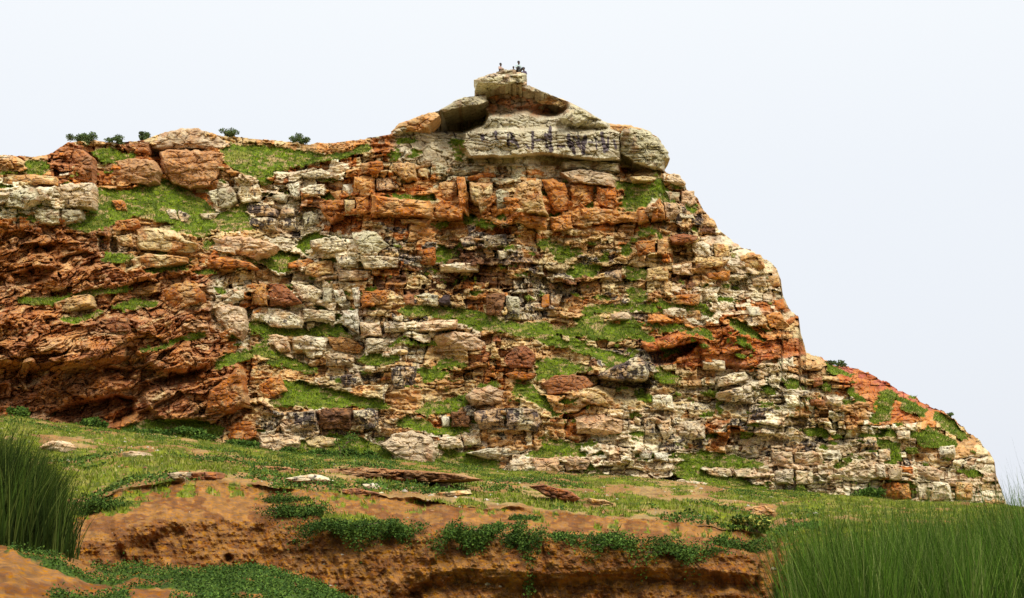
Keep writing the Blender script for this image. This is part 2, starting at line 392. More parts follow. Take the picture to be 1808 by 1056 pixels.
subd = (R[..., 4] < .45)*.9+.12
wt = np.clip(subd+RUB*.7, 0, 1)
hill_rel = rel*(1-.35*RUB)+rel2*wt*(.75+.5*RUB)+rub*.55*RUB
fine = .16*fbm(PX/9, PY/6, 61, 3)+.10*fbm(PX/30, PY/8, 62, 3)
hill_rel = hill_rel+fine+.42*(.55-np.abs(fbm(PX/24+w3, PY/13, 132, 3))*2.2)*(1-SUM)+.2*(.5-np.abs(fbm(PX/9, PY/6, 133, 2))*2)
# flaky, dipping rust beds
u_ = (PX+1.0*(PY))*.0; tt = PY+.30*(PX-440)+w2*9
rg = 1-np.abs(fbm(PX/60, tt/11, 81, 4, .6))*1.7
rg2 = 1-np.abs(fbm(PX/26, tt/7, 82, 3, .6))*1.8
lf1, lf2, lid = vor(PX/38+w1*1.5, tt/19+w2, 87); lg1, lg2, lid2 = vor(PX/17+w3, tt/9+w4, 88)
leftrel = (rg-.6)*.42+(rg2-.6)*.28+.4*fbm(PX/14, tt/10, 83, 3)+1.0*fbm(PX/90, tt/32, 84, 2)+(lid-.5)*1.9+(lid2-.5)*.9-.4*np.exp(-(lf2-lf1)*9)-.2*np.exp(-(lg2-lg1)*8)
hill_rel = hill_rel*(1-LFT)+(leftrel*.8+hill_rel*.32)*LFT
hill_rel = hill_rel*(1-.75*RST)+(.4*leftrel+.3*fbm(PX/18, PY/10, 85, 4))*RST
hill_rel = hill_rel*(1-.15*RGT)
sv1, sv2, svi = vor(PX/22+w3*.5, PY/30+w4*.4, 89)
sumrel = .5*fbm(PX/40, PY/14, 86, 4)+(svi-.5)*.5-.3*np.exp(-(sv2-sv1)*16)+.15*fbm(PX/7, PY/6, 90, 3)+.2*rel2*.6-.3*np.exp(-ey2/1.2)*(crs2 > .6)
hill_rel = hill_rel*(1-SUM)+sumrel*SUM
# ledge tufts between courses
tuf = (a < .22) & (fbm(PX/30, PY/16, 95, 3) > .16) & (R[..., 2] > .3) & (SUM < .3) & (PY > 300) & (LFT < .4)
tuf2 = (fbm(PX/26, PY/10, 96, 3) > .42) & (SUM < .3) & (LFT < .5) & (PY > 300)
GM = np.maximum(GM, (tuf | tuf2).astype(float)*.9)
_g = blur(blur(GM, 4, 0), 6, 1)
GM = ((_g+.42*fbm(PX/6, PY/3.5, 111, 3)+.30*fbm(PX/20, PY/8, 112, 2)) > .47).astype(float)
GB = blur(blur(GM, 1, 0), 1, 1)
grel = .25*fbm(PX/16, PY/7, 97, 4)+.12*fbm(PX/5, PY/3, 98, 2)-.1
D = D-hill_rel*(1-GB)-grel*GB
for P, d, s in PUSH:
    m = pip(P, PX+w3*3, PY+w4*2).astype(float); m = blur(blur(m, s, 0), s, 1)
    D = D+d*m
    if d > 1.0: CAV = np.maximum(CAV, m)
# colours
r1 = np.clip(R[..., 1]*.7+vgi*.3, 0, 1); code = zone_code(cx-PY*.12, ty+.035*(PX-900)-.28*np.clip(PX-440, -500, 0)*sm((PY-380)/90), R[..., 0], R[..., 3])
code2 = zone_code(PX, PY, R2[..., 0], R2[..., 3])
pick = np.where((R2[..., 1] < .35+.4*RUB), code2, code)
vi = (np.where(R2[..., 1] < .5, R2[..., 2], R[..., 2])*3.99).astype(int)
C = PALA[pick, vi]
alt = PALA[code2, (vid*3.99).astype(int)]
k = sm(fbm(PX/20, PY/12, 101, 3)*1.8+.35)[..., None]; C = C*(1-.45*k)+alt*.45*k
C = C*(.82+.36*R2[..., 4])[..., None]
k = sm(fbm(PX/12, PY/9, 104, 3)*2.2-.5)[..., None]*.55; C = C*(1-k)+np.array((.50, .22, .08))*k*1.0   # iron stain
LC = np.array([(.55, .29, .115), (.45, .21, .08), (.36, .155, .07), (.64, .47, .25)])
ln = fbm(PX/40, tt/16, 105, 4, .6); q = np.clip((ln+.7)/1.4*3.99, 0, 3.99)
LCc = LC[np.clip((q).astype(int), 0, 3)]
li = (.45+.4*vid)[..., None]; LCc = LCc*li+LC[(vgi*3.99).astype(int)]*(1-li)
k = (LFT*(.55+.4*sm(fbm(PX/45, PY/25, 134, 3)*2+.6)))[..., None]; C = C*(1-k)+LCc*k
RC = np.array([(.46, .15, .045), (.52, .21, .07), (.36, .10, .035), (.5, .2, .06)])[(vid*3.99).astype(int)]
k = (np.maximum(RST*.85, RGT*.85))[..., None]; C = C*(1-k)+RC*k
pk = (RGT*sm((13+w3*16-(PY-Sx[None, :]))/4)*(fbm(PX/8, PY/5, 135, 3) > .02)*.6)[..., None]; C = C*(1-pk)+np.array((.36, .09, .08))*(.7+.7*vn(PX/4, PY/3, 136))[..., None]*pk
SC = np.array([(.50, .46, .31), (.43, .38, .26), (.56, .52, .38), (.47, .38, .26)])[(np.clip(fbm(PX/26, PY/9, 107, 4)*.6+.5, 0, .99)*4).astype(int)]
k = (SUM*.85)[..., None]; C = C*(1-k)+SC*k
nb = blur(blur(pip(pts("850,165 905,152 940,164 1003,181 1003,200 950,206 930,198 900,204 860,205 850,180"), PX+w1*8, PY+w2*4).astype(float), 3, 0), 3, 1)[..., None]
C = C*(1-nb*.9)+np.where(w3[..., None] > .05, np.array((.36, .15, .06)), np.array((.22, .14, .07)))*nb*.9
GC = np.array([(.11, .165, .014), (.15, .205, .018), (.08, .12, .013), (.20, .21, .04)])
gn = np.clip(fbm(PX/22, PY/9, 108, 4)*.8+.5, 0, .99)*3.99
GCc = GC[gn.astype(int)]*(.8+.4*vn(PX/2.5, PY/2, 109))[..., None]
so = ((fbm(PX/9, PY/4, 113, 3)+.6*fbm(PX/30, PY/11, 114, 2)) > .38)[..., None]; GCc = np.where(so, np.array((.36, .27, .12))*(.8+.4*vn(PX/3, PY/3, 115))[..., None], GCc)
C = C*(1-GM[..., None])+GCc*GM[..., None]
# weathered dark paint on the cap band
STR = """785,231 791,237 1.5|801,234 804,242 1.6|852,239 852,247 2|875,233 876,247 1.8|897,238 898,257 2.2|903,237 905,250 2|907,245 916,260 2|900,248 908,250 1.5|941,233 940,261 2|941,247 963,247 1.8|964,238 965,260 2|971,226 973,264 3|1004,240 1007,258 3|1010,252 1014,270 2.6|1012,240 1021,258 1.6|1020,240 1024,262 2|1032,243 1030,270 3.4|1040,251 1058,251 1.6|1051,245 1054,262 2.2|1063,236 1068,266 2.8|1074,243 1072,266 2|1084,248 1088,262 1.6|928,255 934,262 1.4|985,258 996,259 1.5""".split('|')
PM = np.zeros(PX.shape)
for s in STR:
    p0, p1, wd = s.split(); x0, y0 = map(float, p0.split(',')); x2, y2 = map(float, p1.split(',')); wd = float(wd)
    L2 = (x2-x0)**2+(y2-y0)**2; tq = np.clip(((PX-x0)*(x2-x0)+(PY-y0)*(y2-y0))/L2, 0, 1)
    dd = np.hypot(PX-x0-tq*(x2-x0), PY-y0-tq*(y2-y0))
    PM = np.maximum(PM, (dd < wd*(1.15+.9*w3+.5*fbm(PX/4, PY/9, 120, 2))).astype(float))
PMk = PM[..., None]*.88; C = C*(1-PMk)+np.array((.07, .05, .075))*PMk
lich = np.where(pick == CODES.index('K'), .22, 0.)*(1-GM)*(1-LFT)*(1-SUM)+(np.abs(PX-955) < 140)*(PY > 232)*(PY < 284)*SUM*.03
lich = lich*(.5+.9*vgi)
V = at(PX, PY, D)
# the top and the back: the plateau runs on behind the skyline and drops away
back = []
for dk, drop in ((.6, .05), (2, .1), (6, .5), (14, 1.5), (30, 4), (60, 18), (75, 40)):
    q = V[0].copy(); q[:, 1] += dk; q[:, 0] *= (1+dk/110*np.clip(1-(cols-900)/900*1.2, -.3, 1)*.6); q[:, 2] = np.maximum(q[:, 2]-drop-.4*np.abs(fbm(cols/30, cols*0+dk, 7, 2)), 0)
    back.append(q)
bk = np.stack(back[::-1]); nb_ = len(back)
V2 = np.concatenate([bk, V], 0); C2 = np.concatenate([np.repeat(C[:1], nb_, 0), C], 0); LI = np.concatenate([np.zeros((nb_, NC)), lich], 0)
hill = mesh_np('hill', V2.reshape(-1, 3), grid_faces(NV+nb_, NC), M_ROCK, C2.reshape(-1, 3), {'lich': LI})
tag(hill, kind='structure')
def depth_at(px, py, F=D):
    px = np.atleast_1d(np.asarray(px, float)); py = np.atleast_1d(np.asarray(py, float))
    j = np.clip(np.searchsorted(cols, px), 0, NC-1)
    i = np.clip(((py-Sx[j])/(Bx[j]-Sx[j])*(NV-1)).astype(int), 0, NV-1)
    return F[i, j]
# ---- grass blades: one mesh per patch field ----
def blades(P, hgt, wid, rng, base_cols, lean=.5):
    n = len(P); ang = rng.random(n)*math.tau
    hh = hgt*(.5+rng.random(n)); ww = wid*(.6+.8*rng.random(n))
    dx = np.cos(ang)*ww; dy = np.sin(ang)*ww*.6
    tip = P+np.stack([rng.normal(0, lean, n)*hh, rng.normal(-.15, lean, n)*hh, hh], -1)
    A = P+np.stack([dx, dy, 0*dx-.03], -1); B = P-np.stack([dx, dy, 0*dx+.03], -1)
    V = np.stack([A, B, tip], 1).reshape(-1, 3); F = np.arange(3*n).reshape(-1, 3)
    c = base_cols[rng.integers(0, len(base_cols), n)]*(.7+.6*rng.random(n))[:, None]
    return V, F, np.repeat(c, 3, 0)
GBC = np.array([(.115, .18, .014), (.16, .225, .018), (.075, .125, .012), (.24, .25, .05), (.14, .195, .016)])
rng = np.random.default_rng(3)
ii, jj = np.nonzero((GM > .5) & (PX > -30))
ch = rng.integers(0, len(ii), 60000)
sg = rng.random(len(ch)); i_, j_ = ii[ch], jj[ch]; i2 = np.minimum(i_+1, NV-1)
Pg = V[i_, j_]*(1-sg)[:, None]+V[i2, j_]*sg[:, None]
Vb, Fb, Cb = blades(Pg, .13, .035, rng, GBC)
o = mesh_np('grass', Vb, Fb, M_LEAF, Cb); tag(o, 'short bright green grass growing on the ledges and slopes of the rocky hill', 'grass', kind='stuff')
# ---------------- prominent blocks, slabs and boulders of the hill ----------------
# code | metres it stands out | label | outline in the photograph
ROCKS = """N|2.2|huge orange brown boulder with a faceted lower face, directly under the skyline slab|281,268 300,262 321,264 360,266 396,270 392,296 386,318 366,332 335,336 301,323 286,303
N|1.6|wide orange tan block just left of the huge brown boulder|169,294 205,284 241,279 273,283 281,300 276,320 262,327 241,325 176,326
R|1.4|square dark rust block below the skyline shrub at the upper left|119,268 140,262 162,276 164,300 163,322 119,320
P|1.5|long cream block with a lilac tint, end of the white row at the upper left|98,330 120,324 165,322 166,350 163,366 122,367 91,365
P|1.3|middle cream block of the white row at the upper left edge|61,330 97,328 92,354 68,360
G|1.5|rounded greenish grey block, first of the white row at the upper left edge|10,345 30,334 60,331 67,353 40,368 10,366
G|1.0|grey green block in the course under the long cream block|57,369 106,369 105,394 60,397
G|1.0|stubby dull green grey block ending the course under the white row|108,370 142,370 146,385 122,396 106,394
T|1.0|low tan slab lying on top of the white row at the left edge|10,310 60,308 97,312 99,325 10,330
M|1.4|long pinkish tan slab capping the skyline above the huge brown boulder|262,254 284,236 320,227 345,225 380,238 404,255 392,263 330,262 284,266 264,262
R|1.0|rusty slab tucked under the skyline left of the capping slab|213,255 240,252 264,251 264,271 227,272
G|1.4|rounded grey block, left of the pair below the huge brown boulder|384,334 400,331 415,334 420,354 404,370 386,366
P|1.3|cream block, right of the pair below the huge brown boulder|420,329 454,325 461,340 460,356 426,360 418,342
G|1.0|narrow pale wedge against the left of the rounded grey pair|368,337 383,333 385,368 371,353
O|.9|small upright orange rock alone in the upper left grass slope|196,354 216,353 228,376 218,378 205,370
P|.9|cream end block of the small broken row in the upper left grass|292,370 309,370 316,389 301,388
K|.9|black streaked block in the small broken row in the upper left grass|314,370 335,380 332,393 316,393
P|.9|low cream slab ending the small broken row in the upper left grass|352,377 388,376 378,388 356,389
O|1.2|flat orange slab leaning below the upper left grass slope|182,396 210,389 241,386 245,396 236,404 199,411
T|2.0|long smooth buff boulder with rounded back, left of centre below the grass|237,405 270,402 307,407 328,424 350,430 354,440 340,447 307,446 241,441
T|1.1|square grey tan block touching the left end of the long buff boulder|203,417 233,412 236,436 210,434
T|1.5|tan boulder lying under the long smooth buff boulder|227,459 256,448 300,450 328,454 327,462 287,471 241,476
M|1.5|broad pink tan sloping slab right of the long buff boulder|370,420 398,416 440,419 470,426 489,434 478,445 449,455 420,450 385,440
P|1.0|small cream slab at the left end of the broad pink sloping slab|364,434 398,430 418,441 414,450 381,442
O|1.1|thin layered orange slabs below the broad pink sloping slab|346,459 370,455 398,453 443,464 455,473 420,471 369,474
K|1.1|white block with a black right half, upper of the two at the grass edge|435,367 466,364 490,370 488,382 435,383
K|1.1|white block with black stain, lower of the two at the grass edge|435,385 466,384 488,386 487,405 440,408
K|1.0|black stained block next to the white pair, upper|493,368 521,367 521,382 493,383
K|1.0|pale blocky rock below the black stained one beside the white pair|493,385 521,384 525,407 498,408
G|1.1|rounded cream grey block right of the black stained blocks|534,377 550,373 566,381 565,399 538,406
O|1.3|deep orange block with pointed foot, left of the square orange block|564,356 585,353 606,353 606,382 583,394 566,372
T|1.0|small tan block squeezed right of the deep orange pointed block|608,353 627,353 626,376 609,377
O|1.9|tall square orange block, highest of the orange cliff left of centre|624,311 645,308 663,310 663,338 649,349 626,349
O|1.5|orange block directly under the tall square orange block|627,349 649,347 656,376 629,379
K|1.2|mottled pinkish block with dark marks, right of the tall square orange block|663,314 694,313 707,333 690,337 664,336
O|1.6|left half of the long orange wall above the rubble|655,344 694,349 730,352 761,356 762,383 700,381 656,377
O|1.6|right half of the long orange wall, ending at the tall pillar|764,357 800,363 822,368 817,388 764,384
O|1.3|orange block crowning the ledge above the tall square orange block|636,289 655,285 675,285 678,300 666,309 638,306
T|1.5|angular orange and tan block right of the one crowning the ledge|694,289 715,286 732,289 735,315 717,319 697,305
T|1.0|small tan block following the angular one on the ledge|737,296 754,298 755,314 737,312
P|1.0|cream wedge on the ledge at the top of the orange cliff|585,297 600,290 618,288 619,305 601,309
P|.9|long low cream slabs on the ledge below the upper grass|531,307 564,298 589,305 587,315 534,312
W|1.1|bright white leaning block with a dark left side|504,325 515,321 528,323 531,350 519,354
P|1.0|long cream block right of the bright leaning one|529,334 552,327 575,325 575,345 535,349
W|.9|small square white block left of the tall square orange block|605,326 623,325 624,345 607,348
T|.8|small light orange block under the small square white one|583,340 603,336 603,353 592,351
G|.9|pale grey green rock in the grass left of the bright leaning block|473,353 480,345 493,341 507,345 504,356
T|1.2|tan block right of the mottled pinkish block, left of the orange pillar|774,323 790,320 805,321 808,352 785,355 774,342
O|1.7|tall narrow orange pillar at the end of the long orange wall|806,312 821,314 827,350 828,383 811,370
T|1.3|jagged tan block right of the tall orange pillar|829,322 870,322 871,359 859,376 848,376 845,359 831,353
G|1.0|pale grey upright rock right of the jagged tan block|876,337 888,335 899,342 896,370 877,373
G|1.4|long flat grey slab with curved end under the painted band|785,304 825,294 850,291 876,289 874,302 828,310 791,310
O|1.1|orange stone under the long flat grey slab|825,312 850,306 876,303 877,316 828,319
T|1.4|large orange tan block with a notched top, middle of the summit cliff|915,322 935,319 955,319 958,358 969,380 930,376 905,371 900,366
O|2.0|largest orange block of the summit cliff with a dark slanted left side|956,317 975,316 998,322 1005,350 1005,370 986,376 974,368 965,345
O|1.4|square orange block right of the largest one in the summit cliff|1006,326 1030,325 1049,328 1046,359 1009,368
O|1.4|orange block at the right end of the summit cliff row|1054,329 1086,331 1091,359 1083,369 1052,362
M|1.8|large pinkish grey block lying over the row of square orange blocks|991,305 1010,300 1032,298 1077,307 1089,332 1049,326 1009,322
G|1.3|flat grey block directly under the right end of the painted band|992,286 1043,283 1094,289 1095,303 1049,299 995,298
O|1.2|low orange block under the notched orange tan block|901,383 930,380 964,383 966,404 944,400 907,393
O|1.2|low dark orange block under the largest one of the summit cliff|969,383 1009,379 1013,404 975,411
O|1.0|row end orange block below the square orange blocks|1026,369 1055,366 1083,371 1083,393 1049,388 1032,385
O|1.4|orange block standing right of the grassy hollow near the right flank|1151,360 1165,349 1173,365 1174,387 1151,390
K|1.3|black and white streaked square block near the right flank|1172,357 1196,359 1203,390 1174,388
O|.9|small orange block left of the one standing by the grassy hollow|1125,371 1145,368 1146,390 1128,394
M|1.1|pink orange block on the right skyline beside the streaked block|1203,337 1225,337 1230,359 1216,368 1202,360
G|.9|grey block above the black and white streaked square block|1174,337 1200,340 1200,356 1182,355
M|1.0|pinkish slab on the right skyline under the round overhanging nose|1171,306 1199,307 1211,325 1191,326 1171,319
T|.9|thin flat slab under the dark overhang of the round nose|1112,312 1140,311 1168,314 1169,322 1117,319
O|1.2|orange cube right of the upper centre grass tufts|1123,428 1157,424 1158,447 1128,453
T|1.1|tan block right of the orange cube|1160,422 1181,424 1181,444 1161,447
R|1.9|dark red slab roofing the deep black hollow near the right flank|1180,418 1205,412 1232,417 1232,423 1219,428 1185,430
P|1.3|cream tan boulder right of the deep black hollow|1222,427 1240,425 1254,433 1257,455 1231,456 1222,442
T|1.1|tan block on the right flank beyond the cream tan boulder|1258,429 1288,433 1290,453 1262,456
T|1.2|rounded buff boulder on the right skyline with a black notch at its left|1304,452 1320,446 1344,450 1351,472 1333,481 1310,471
T|1.2|long thin tan slab under the black hollow near the right flank|1225,465 1256,459 1288,458 1276,470 1228,476
M|1.2|pink orange block at the left end of the long thin tan slab|1185,468 1222,464 1223,486 1188,484
T|1.0|tan block left of the pink orange one below the dark hollow|1143,474 1179,470 1180,494 1141,498
O|1.0|flat ochre slab at the foot of the right flank's upper part|1247,482 1289,478 1288,493 1248,493
K|1.0|black streaked block below the grassy tuft right of centre|1060,482 1097,476 1100,497 1060,498
P|1.0|cream boulder in the dark rubble hollow at the centre|878,442 901,443 902,457 881,459
K|1.0|black spotted pale block above the dark rubble hollow|850,417 895,413 896,432 856,436
P|1.2|pale layered block, left of the rounded cream grey outcrop|547,425 592,416 608,425 620,441 578,447 548,436
G|1.5|rounded cream grey outcrop left of centre with cracked face|622,412 640,407 660,407 687,433 666,448 635,448 625,428
P|1.1|pale block under the left half of the cracked grey outcrop|592,451 632,450 632,473 598,471
P|1.1|pale block under the right half of the cracked grey outcrop|635,452 670,451 706,456 706,473 643,474
T|1.4|domed buff rock with shadowed foot, below the pale layered block|538,468 560,460 586,461 592,482 558,490 538,484
O|1.1|thin orange slab left of the domed buff rock|507,465 544,456 556,461 532,473 508,474
M|1.1|long pale orange slab right of the domed buff rock|594,476 657,478 656,495 600,495
O|1.3|tilted orange block left of the long dark rubble hollow|734,442 768,436 769,464 734,467
P|1.0|flat pale slab below the dark rubble left of centre|774,468 810,464 845,464 845,478 777,479
K|1.0|black spotted pale rock beside the upper dark rubble|811,422 848,413 849,432 816,436
T|1.2|long flat tan slab below the orange wall|706,386 760,387 750,398 711,397
O|1.1|orange tan block at the left of the white and rust row|444,500 470,503 473,540 444,538
R|1.4|rust coloured wedge shaped block in the white and rust row|475,501 504,503 531,533 500,540 475,541
P|1.3|large pale block right of the rust wedge|514,500 544,503 567,511 567,540 532,532
G|1.1|narrow grey upright block before the white tooth|571,508 586,508 586,534 569,534
W|1.5|white tooth shaped block with a pointed foot|588,511 605,511 612,530 605,543 592,534
W|1.3|thin upright white slab right of the white tooth|621,509 636,506 637,544 626,542
O|1.3|broad orange block right of the thin upright white slab|638,514 683,511 687,537 638,542
R|1.0|dark red block in the row above the long grass band|710,520 731,520 731,538 711,539
G|1.1|cream grey rounded block left of the black one above the long grass band|734,521 755,518 774,521 771,538 734,539
D|1.2|black rounded block above the long grass band|772,531 783,521 794,520 795,539 774,539
B|1.5|tall brown orange block standing over the long grass band|858,522 875,518 893,520 887,560 859,555
G|1.4|tall grey white block right of the tall brown one over the long grass band|894,523 916,524 917,562 893,560
O|1.2|narrow orange block, second pair over the long grass band|957,520 970,520 970,541 953,549
P|1.1|cream block right of the narrow orange one over the long grass band|972,520 994,520 986,542 971,542
P|1.4|stepped cream slab below the rust wedge|450,545 495,544 515,552 532,560 532,577 478,578 465,566
P|1.3|cream block right of the stepped cream slab|535,546 592,549 592,568 558,563 536,563
W|1.7|tall white block narrowing downward below the thin white slab|603,548 632,547 635,570 634,591 609,575
M|1.4|pinkish cream block right of the tall narrowing white block|635,569 672,571 677,594 637,593
P|1.2|cream block under the left end of the long grass band|678,568 714,568 714,586 680,586
M|1.4|long pink cream ledge directly under the long grass band|714,572 760,566 808,564 805,578 763,586 715,586
M|1.2|pinkish end block of the long layered slab in the lower left centre|467,595 487,590 507,594 512,619 493,622
P|1.3|long layered cream slab in the lower left centre|513,595 540,592 575,596 575,620 515,619
T|1.3|tan orange end of the long layered cream slab|577,595 620,594 643,613 637,625 587,619
P|1.2|cream rock right of the tan orange end, above a patch of grass|646,597 700,598 697,620 649,623
M|1.5|big pale pink outcrop sloping down right below the long ledge|763,592 800,585 825,586 859,605 860,619 768,620
P|1.3|cream block with dark underside above a grass slope|575,626 600,624 629,628 620,645 575,646
R|2.0|rust red boulder with a pointed right end at the centre|890,632 905,615 927,611 947,628 940,650 905,653 890,645
O|1.4|orange boulder under the pointed rust red one|890,661 910,654 947,660 938,670 905,671
K|1.2|black and white spotted rock above the lower grass slope|601,663 632,659 647,684 603,683
K|1.4|purple brown spotted block between two grass slopes|689,650 710,645 734,648 735,690 695,685
O|1.6|angular orange pink boulder beside the left red cliff|455,679 475,668 493,661 505,690 490,700 465,708
M|1.8|humped orange pink boulder above the spotted wall at lower centre|822,698 840,685 862,681 896,690 896,713 834,717
B|1.5|smooth brown block in the lower wall left of centre|561,724 590,720 620,721 620,758 564,756
K|1.4|black splashed block right of the smooth brown block|623,725 650,720 668,725 670,758 649,759 626,742
K|1.3|pink splashed block left of the smooth brown block|507,728 558,724 561,758 513,759
W|1.2|small white upright block on the lower grass ledge|777,736 794,734 794,753 780,754
B|1.3|brown block right of the small white upright block|796,727 831,724 829,754 797,754
K|1.5|left part of the black speckled white wall at lower centre|834,728 860,722 890,721 893,760 848,758
K|1.5|right part of the black speckled white wall at lower centre|894,722 920,720 947,724 957,745 947,762 896,759
M|1.8|large pinkish white outcrop standing at the foot of the hill|673,784 697,765 728,761 760,772 770,800 766,815 748,824 715,815 686,798
P|1.1|cream block right of the large outcrop at the foot of the hill|771,773 790,768 814,776 819,790 777,794
P|1.0|cream row block beyond, near the foot of the hill|814,767 848,767 849,784 820,787
P|1.0|long low cream slab in the lower grass below the speckled wall|822,800 860,792 890,790 941,794 900,806 862,811
P|1.2|left end of the long pale ledge at the hill's foot|900,813 935,809 940,835 900,833
M|1.2|middle of the long pale ledge at the hill's foot|942,809 985,807 988,832 968,838 944,836
M|1.2|right end of the long pale ledge, with a dark red stain|990,808 1014,806 1042,813 1036,830 1000,833
R|1.8|big rust boulder with a pale rim right of centre|955,677 980,663 1010,661 1036,665 1049,679 1042,692 968,699
K|2.2|mottled rock overhanging a black hollow right of centre|1053,664 1075,650 1099,640 1125,630 1144,640 1147,662 1140,672 1099,673 1060,668
T|1.4|tan boulder below the big rust boulder with pale rim|1022,694 1059,695 1074,712 1053,716 1025,708
M|1.7|big pink orange block in the lower right centre wall|1014,738 1040,730 1065,731 1099,742 1100,766 1060,770 1018,765
P|1.2|cream block right of the black hollow, upper|1150,700 1170,695 1187,700 1191,723 1153,724
P|1.5|long cream slab with a pointed left end on the right slope|1265,694 1300,684 1337,677 1341,690 1320,704 1298,711 1270,705
P|1.2|cream slab above the long pointed one on the right slope|1269,667 1295,658 1318,656 1321,670 1290,680 1269,682
P|1.2|pale cracked block under the orange cave roof|1240,637 1262,634 1281,637 1281,654 1241,651
M|1.0|pink tan block on the upper right grass band|1079,555 1100,551 1124,552 1122,565 1082,566
P|1.0|pale block on the right end of the upper grass band|1166,546 1190,543 1212,546 1210,560 1172,561
P|1.3|pale square block above the right grass band|1238,507 1255,503 1270,507 1266,530 1238,537
O|1.2|orange block left of the pale square one above the right grass band|1190,522 1215,518 1236,521 1235,537 1193,538
O|1.2|angular orange rock near the right vertical skyline|1352,556 1377,551 1395,577 1375,582 1355,578
P|1.2|leftmost pale panel of the right lower wall with brown streaks|1136,738 1156,736 1157,767 1139,768
P|1.3|pale panel carrying a bright white triangle in the right lower wall|1158,747 1184,741 1188,766 1173,778
P|1.3|broad cream panel with a dark slot in the right lower wall|1190,745 1212,744 1244,741 1245,775 1200,776
W|1.1|rounded white block by the low grass right of centre|1127,797 1140,794 1153,797 1150,810 1130,812
W|1.0|second white block just right of the rounded white one|1154,799 1180,800 1179,815 1158,812
P|1.2|whitish slab lying in the grass at the right foot of the hill|1244,829 1265,825 1289,827 1293,841 1269,845 1247,837
P|1.0|smaller whitish slab right of the one lying in the grass|1296,830 1325,828 1328,841 1300,843
M|1.3|pinkish cream block in the right foot wall, upper row|1362,800 1380,796 1399,797 1399,818 1370,824
M|1.5|lilac pink block in the right foot wall, upper row|1402,799 1430,796 1453,799 1454,821 1402,825
P|1.3|cream block in the right foot wall, bottom row|1364,832 1400,828 1401,854 1370,855
P|1.3|cracked cream block following in the right foot wall, bottom row|1404,830 1436,829 1437,855 1404,856
O|1.8|large plain orange block at the right foot of the hill|1555,853 1580,850 1605,853 1610,880 1581,887 1564,882
P|1.3|cream block right of the large plain orange block|1614,853 1640,852 1638,882 1618,884
P|1.3|second cream block right of the large plain orange block|1643,850 1676,852 1680,882 1645,884
T|1.3|last cream brown block of the right foot wall|1684,852 1718,852 1716,882 1688,882
P|1.2|cream block on the right slope with a flat top|1550,794 1572,792 1573,813 1550,811
P|1.2|upright cream block below the flat topped one on the right slope|1541,818 1563,821 1564,844 1548,842
P|1.2|white pointed block in the right lower slope|1567,827 1592,826 1593,847 1570,848
M|1.3|long layered pink cream rock above the right foot wall|1615,822 1650,824 1664,832 1660,850 1616,847
P|1.3|cream block with dark slots near the lower right skyline|1655,788 1685,787 1687,809 1658,811
P|1.3|long cream slab on the right slope under the leaning skyline|1373,691 1400,687 1430,690 1430,701 1393,702
R|1.3|red brown block right of the long cream slab on the right slope|1436,668 1452,664 1454,680 1436,684
P|1.2|cream block beside the red brown one, lower, on the right slope|1459,700 1489,702 1485,719 1459,716
R|1.1|dark red block left of the lower cream block on the right slope|1430,705 1456,706 1457,717 1432,716
P|1.2|pale grey boulder beneath the right red crest|1581,760 1607,760 1607,775 1584,776
O|1.1|orange stone on the right vertical skyline|1362,530 1384,527 1388,545 1366,548
P|1.1|cream stone on the right vertical skyline above the orange one|1325,490 1353,488 1352,504 1328,505
T|1.1|ochre stone at the edge of the right vertical skyline|1355,487 1374,486 1378,505 1358,508
P|1.1|whitish rounded stone left of the orange one near the right skyline|1318,542 1340,541 1345,557 1322,559
P|1.1|whitish flat stone below the rounded whitish one near the right skyline|1310,560 1335,556 1352,565 1348,575 1322,576
O|1.3|dark orange block at the head of the left red cliff|284,515 310,500 340,495 358,510 360,532 320,545 285,543
T|1.0|orange brown slab on top of the left red cliff|95,535 130,522 158,520 166,540 120,552 98,550
R|1.2|dark red block under the head of the left red cliff|175,566 200,558 226,562 230,585 195,588
M|1.3|mauve white rock at the edge between the red cliff and the pale ledges|372,535 400,534 430,545 436,575 425,600 405,590 380,560
T|1.2|pale tan rock on the broken ridge left of the red cliff head|215,520 250,508 285,498 280,515 240,525 215,530
O|1.5|smooth ochre wedge at the lower right of the left red cliff|370,690 400,668 424,646 432,690 436,712 400,730 360,735
O|1.2|pinkish block at the left end of the lowest wall|400,755 425,742 450,745 455,770 430,782 402,775
P|1.1|cream cracked block in the lowest wall beside the bushes|455,770 490,765 530,770 528,790 490,800 458,792
B|1.0|dark hollowed brown stone at the lowest wall beside the bushes|470,800 500,797 502,808 475,808
T|1.0|tan stone lying between the bushes and the foot outcrop|535,775 570,770 600,775 590,790 545,795"""
rk = np.random.default_rng(11)
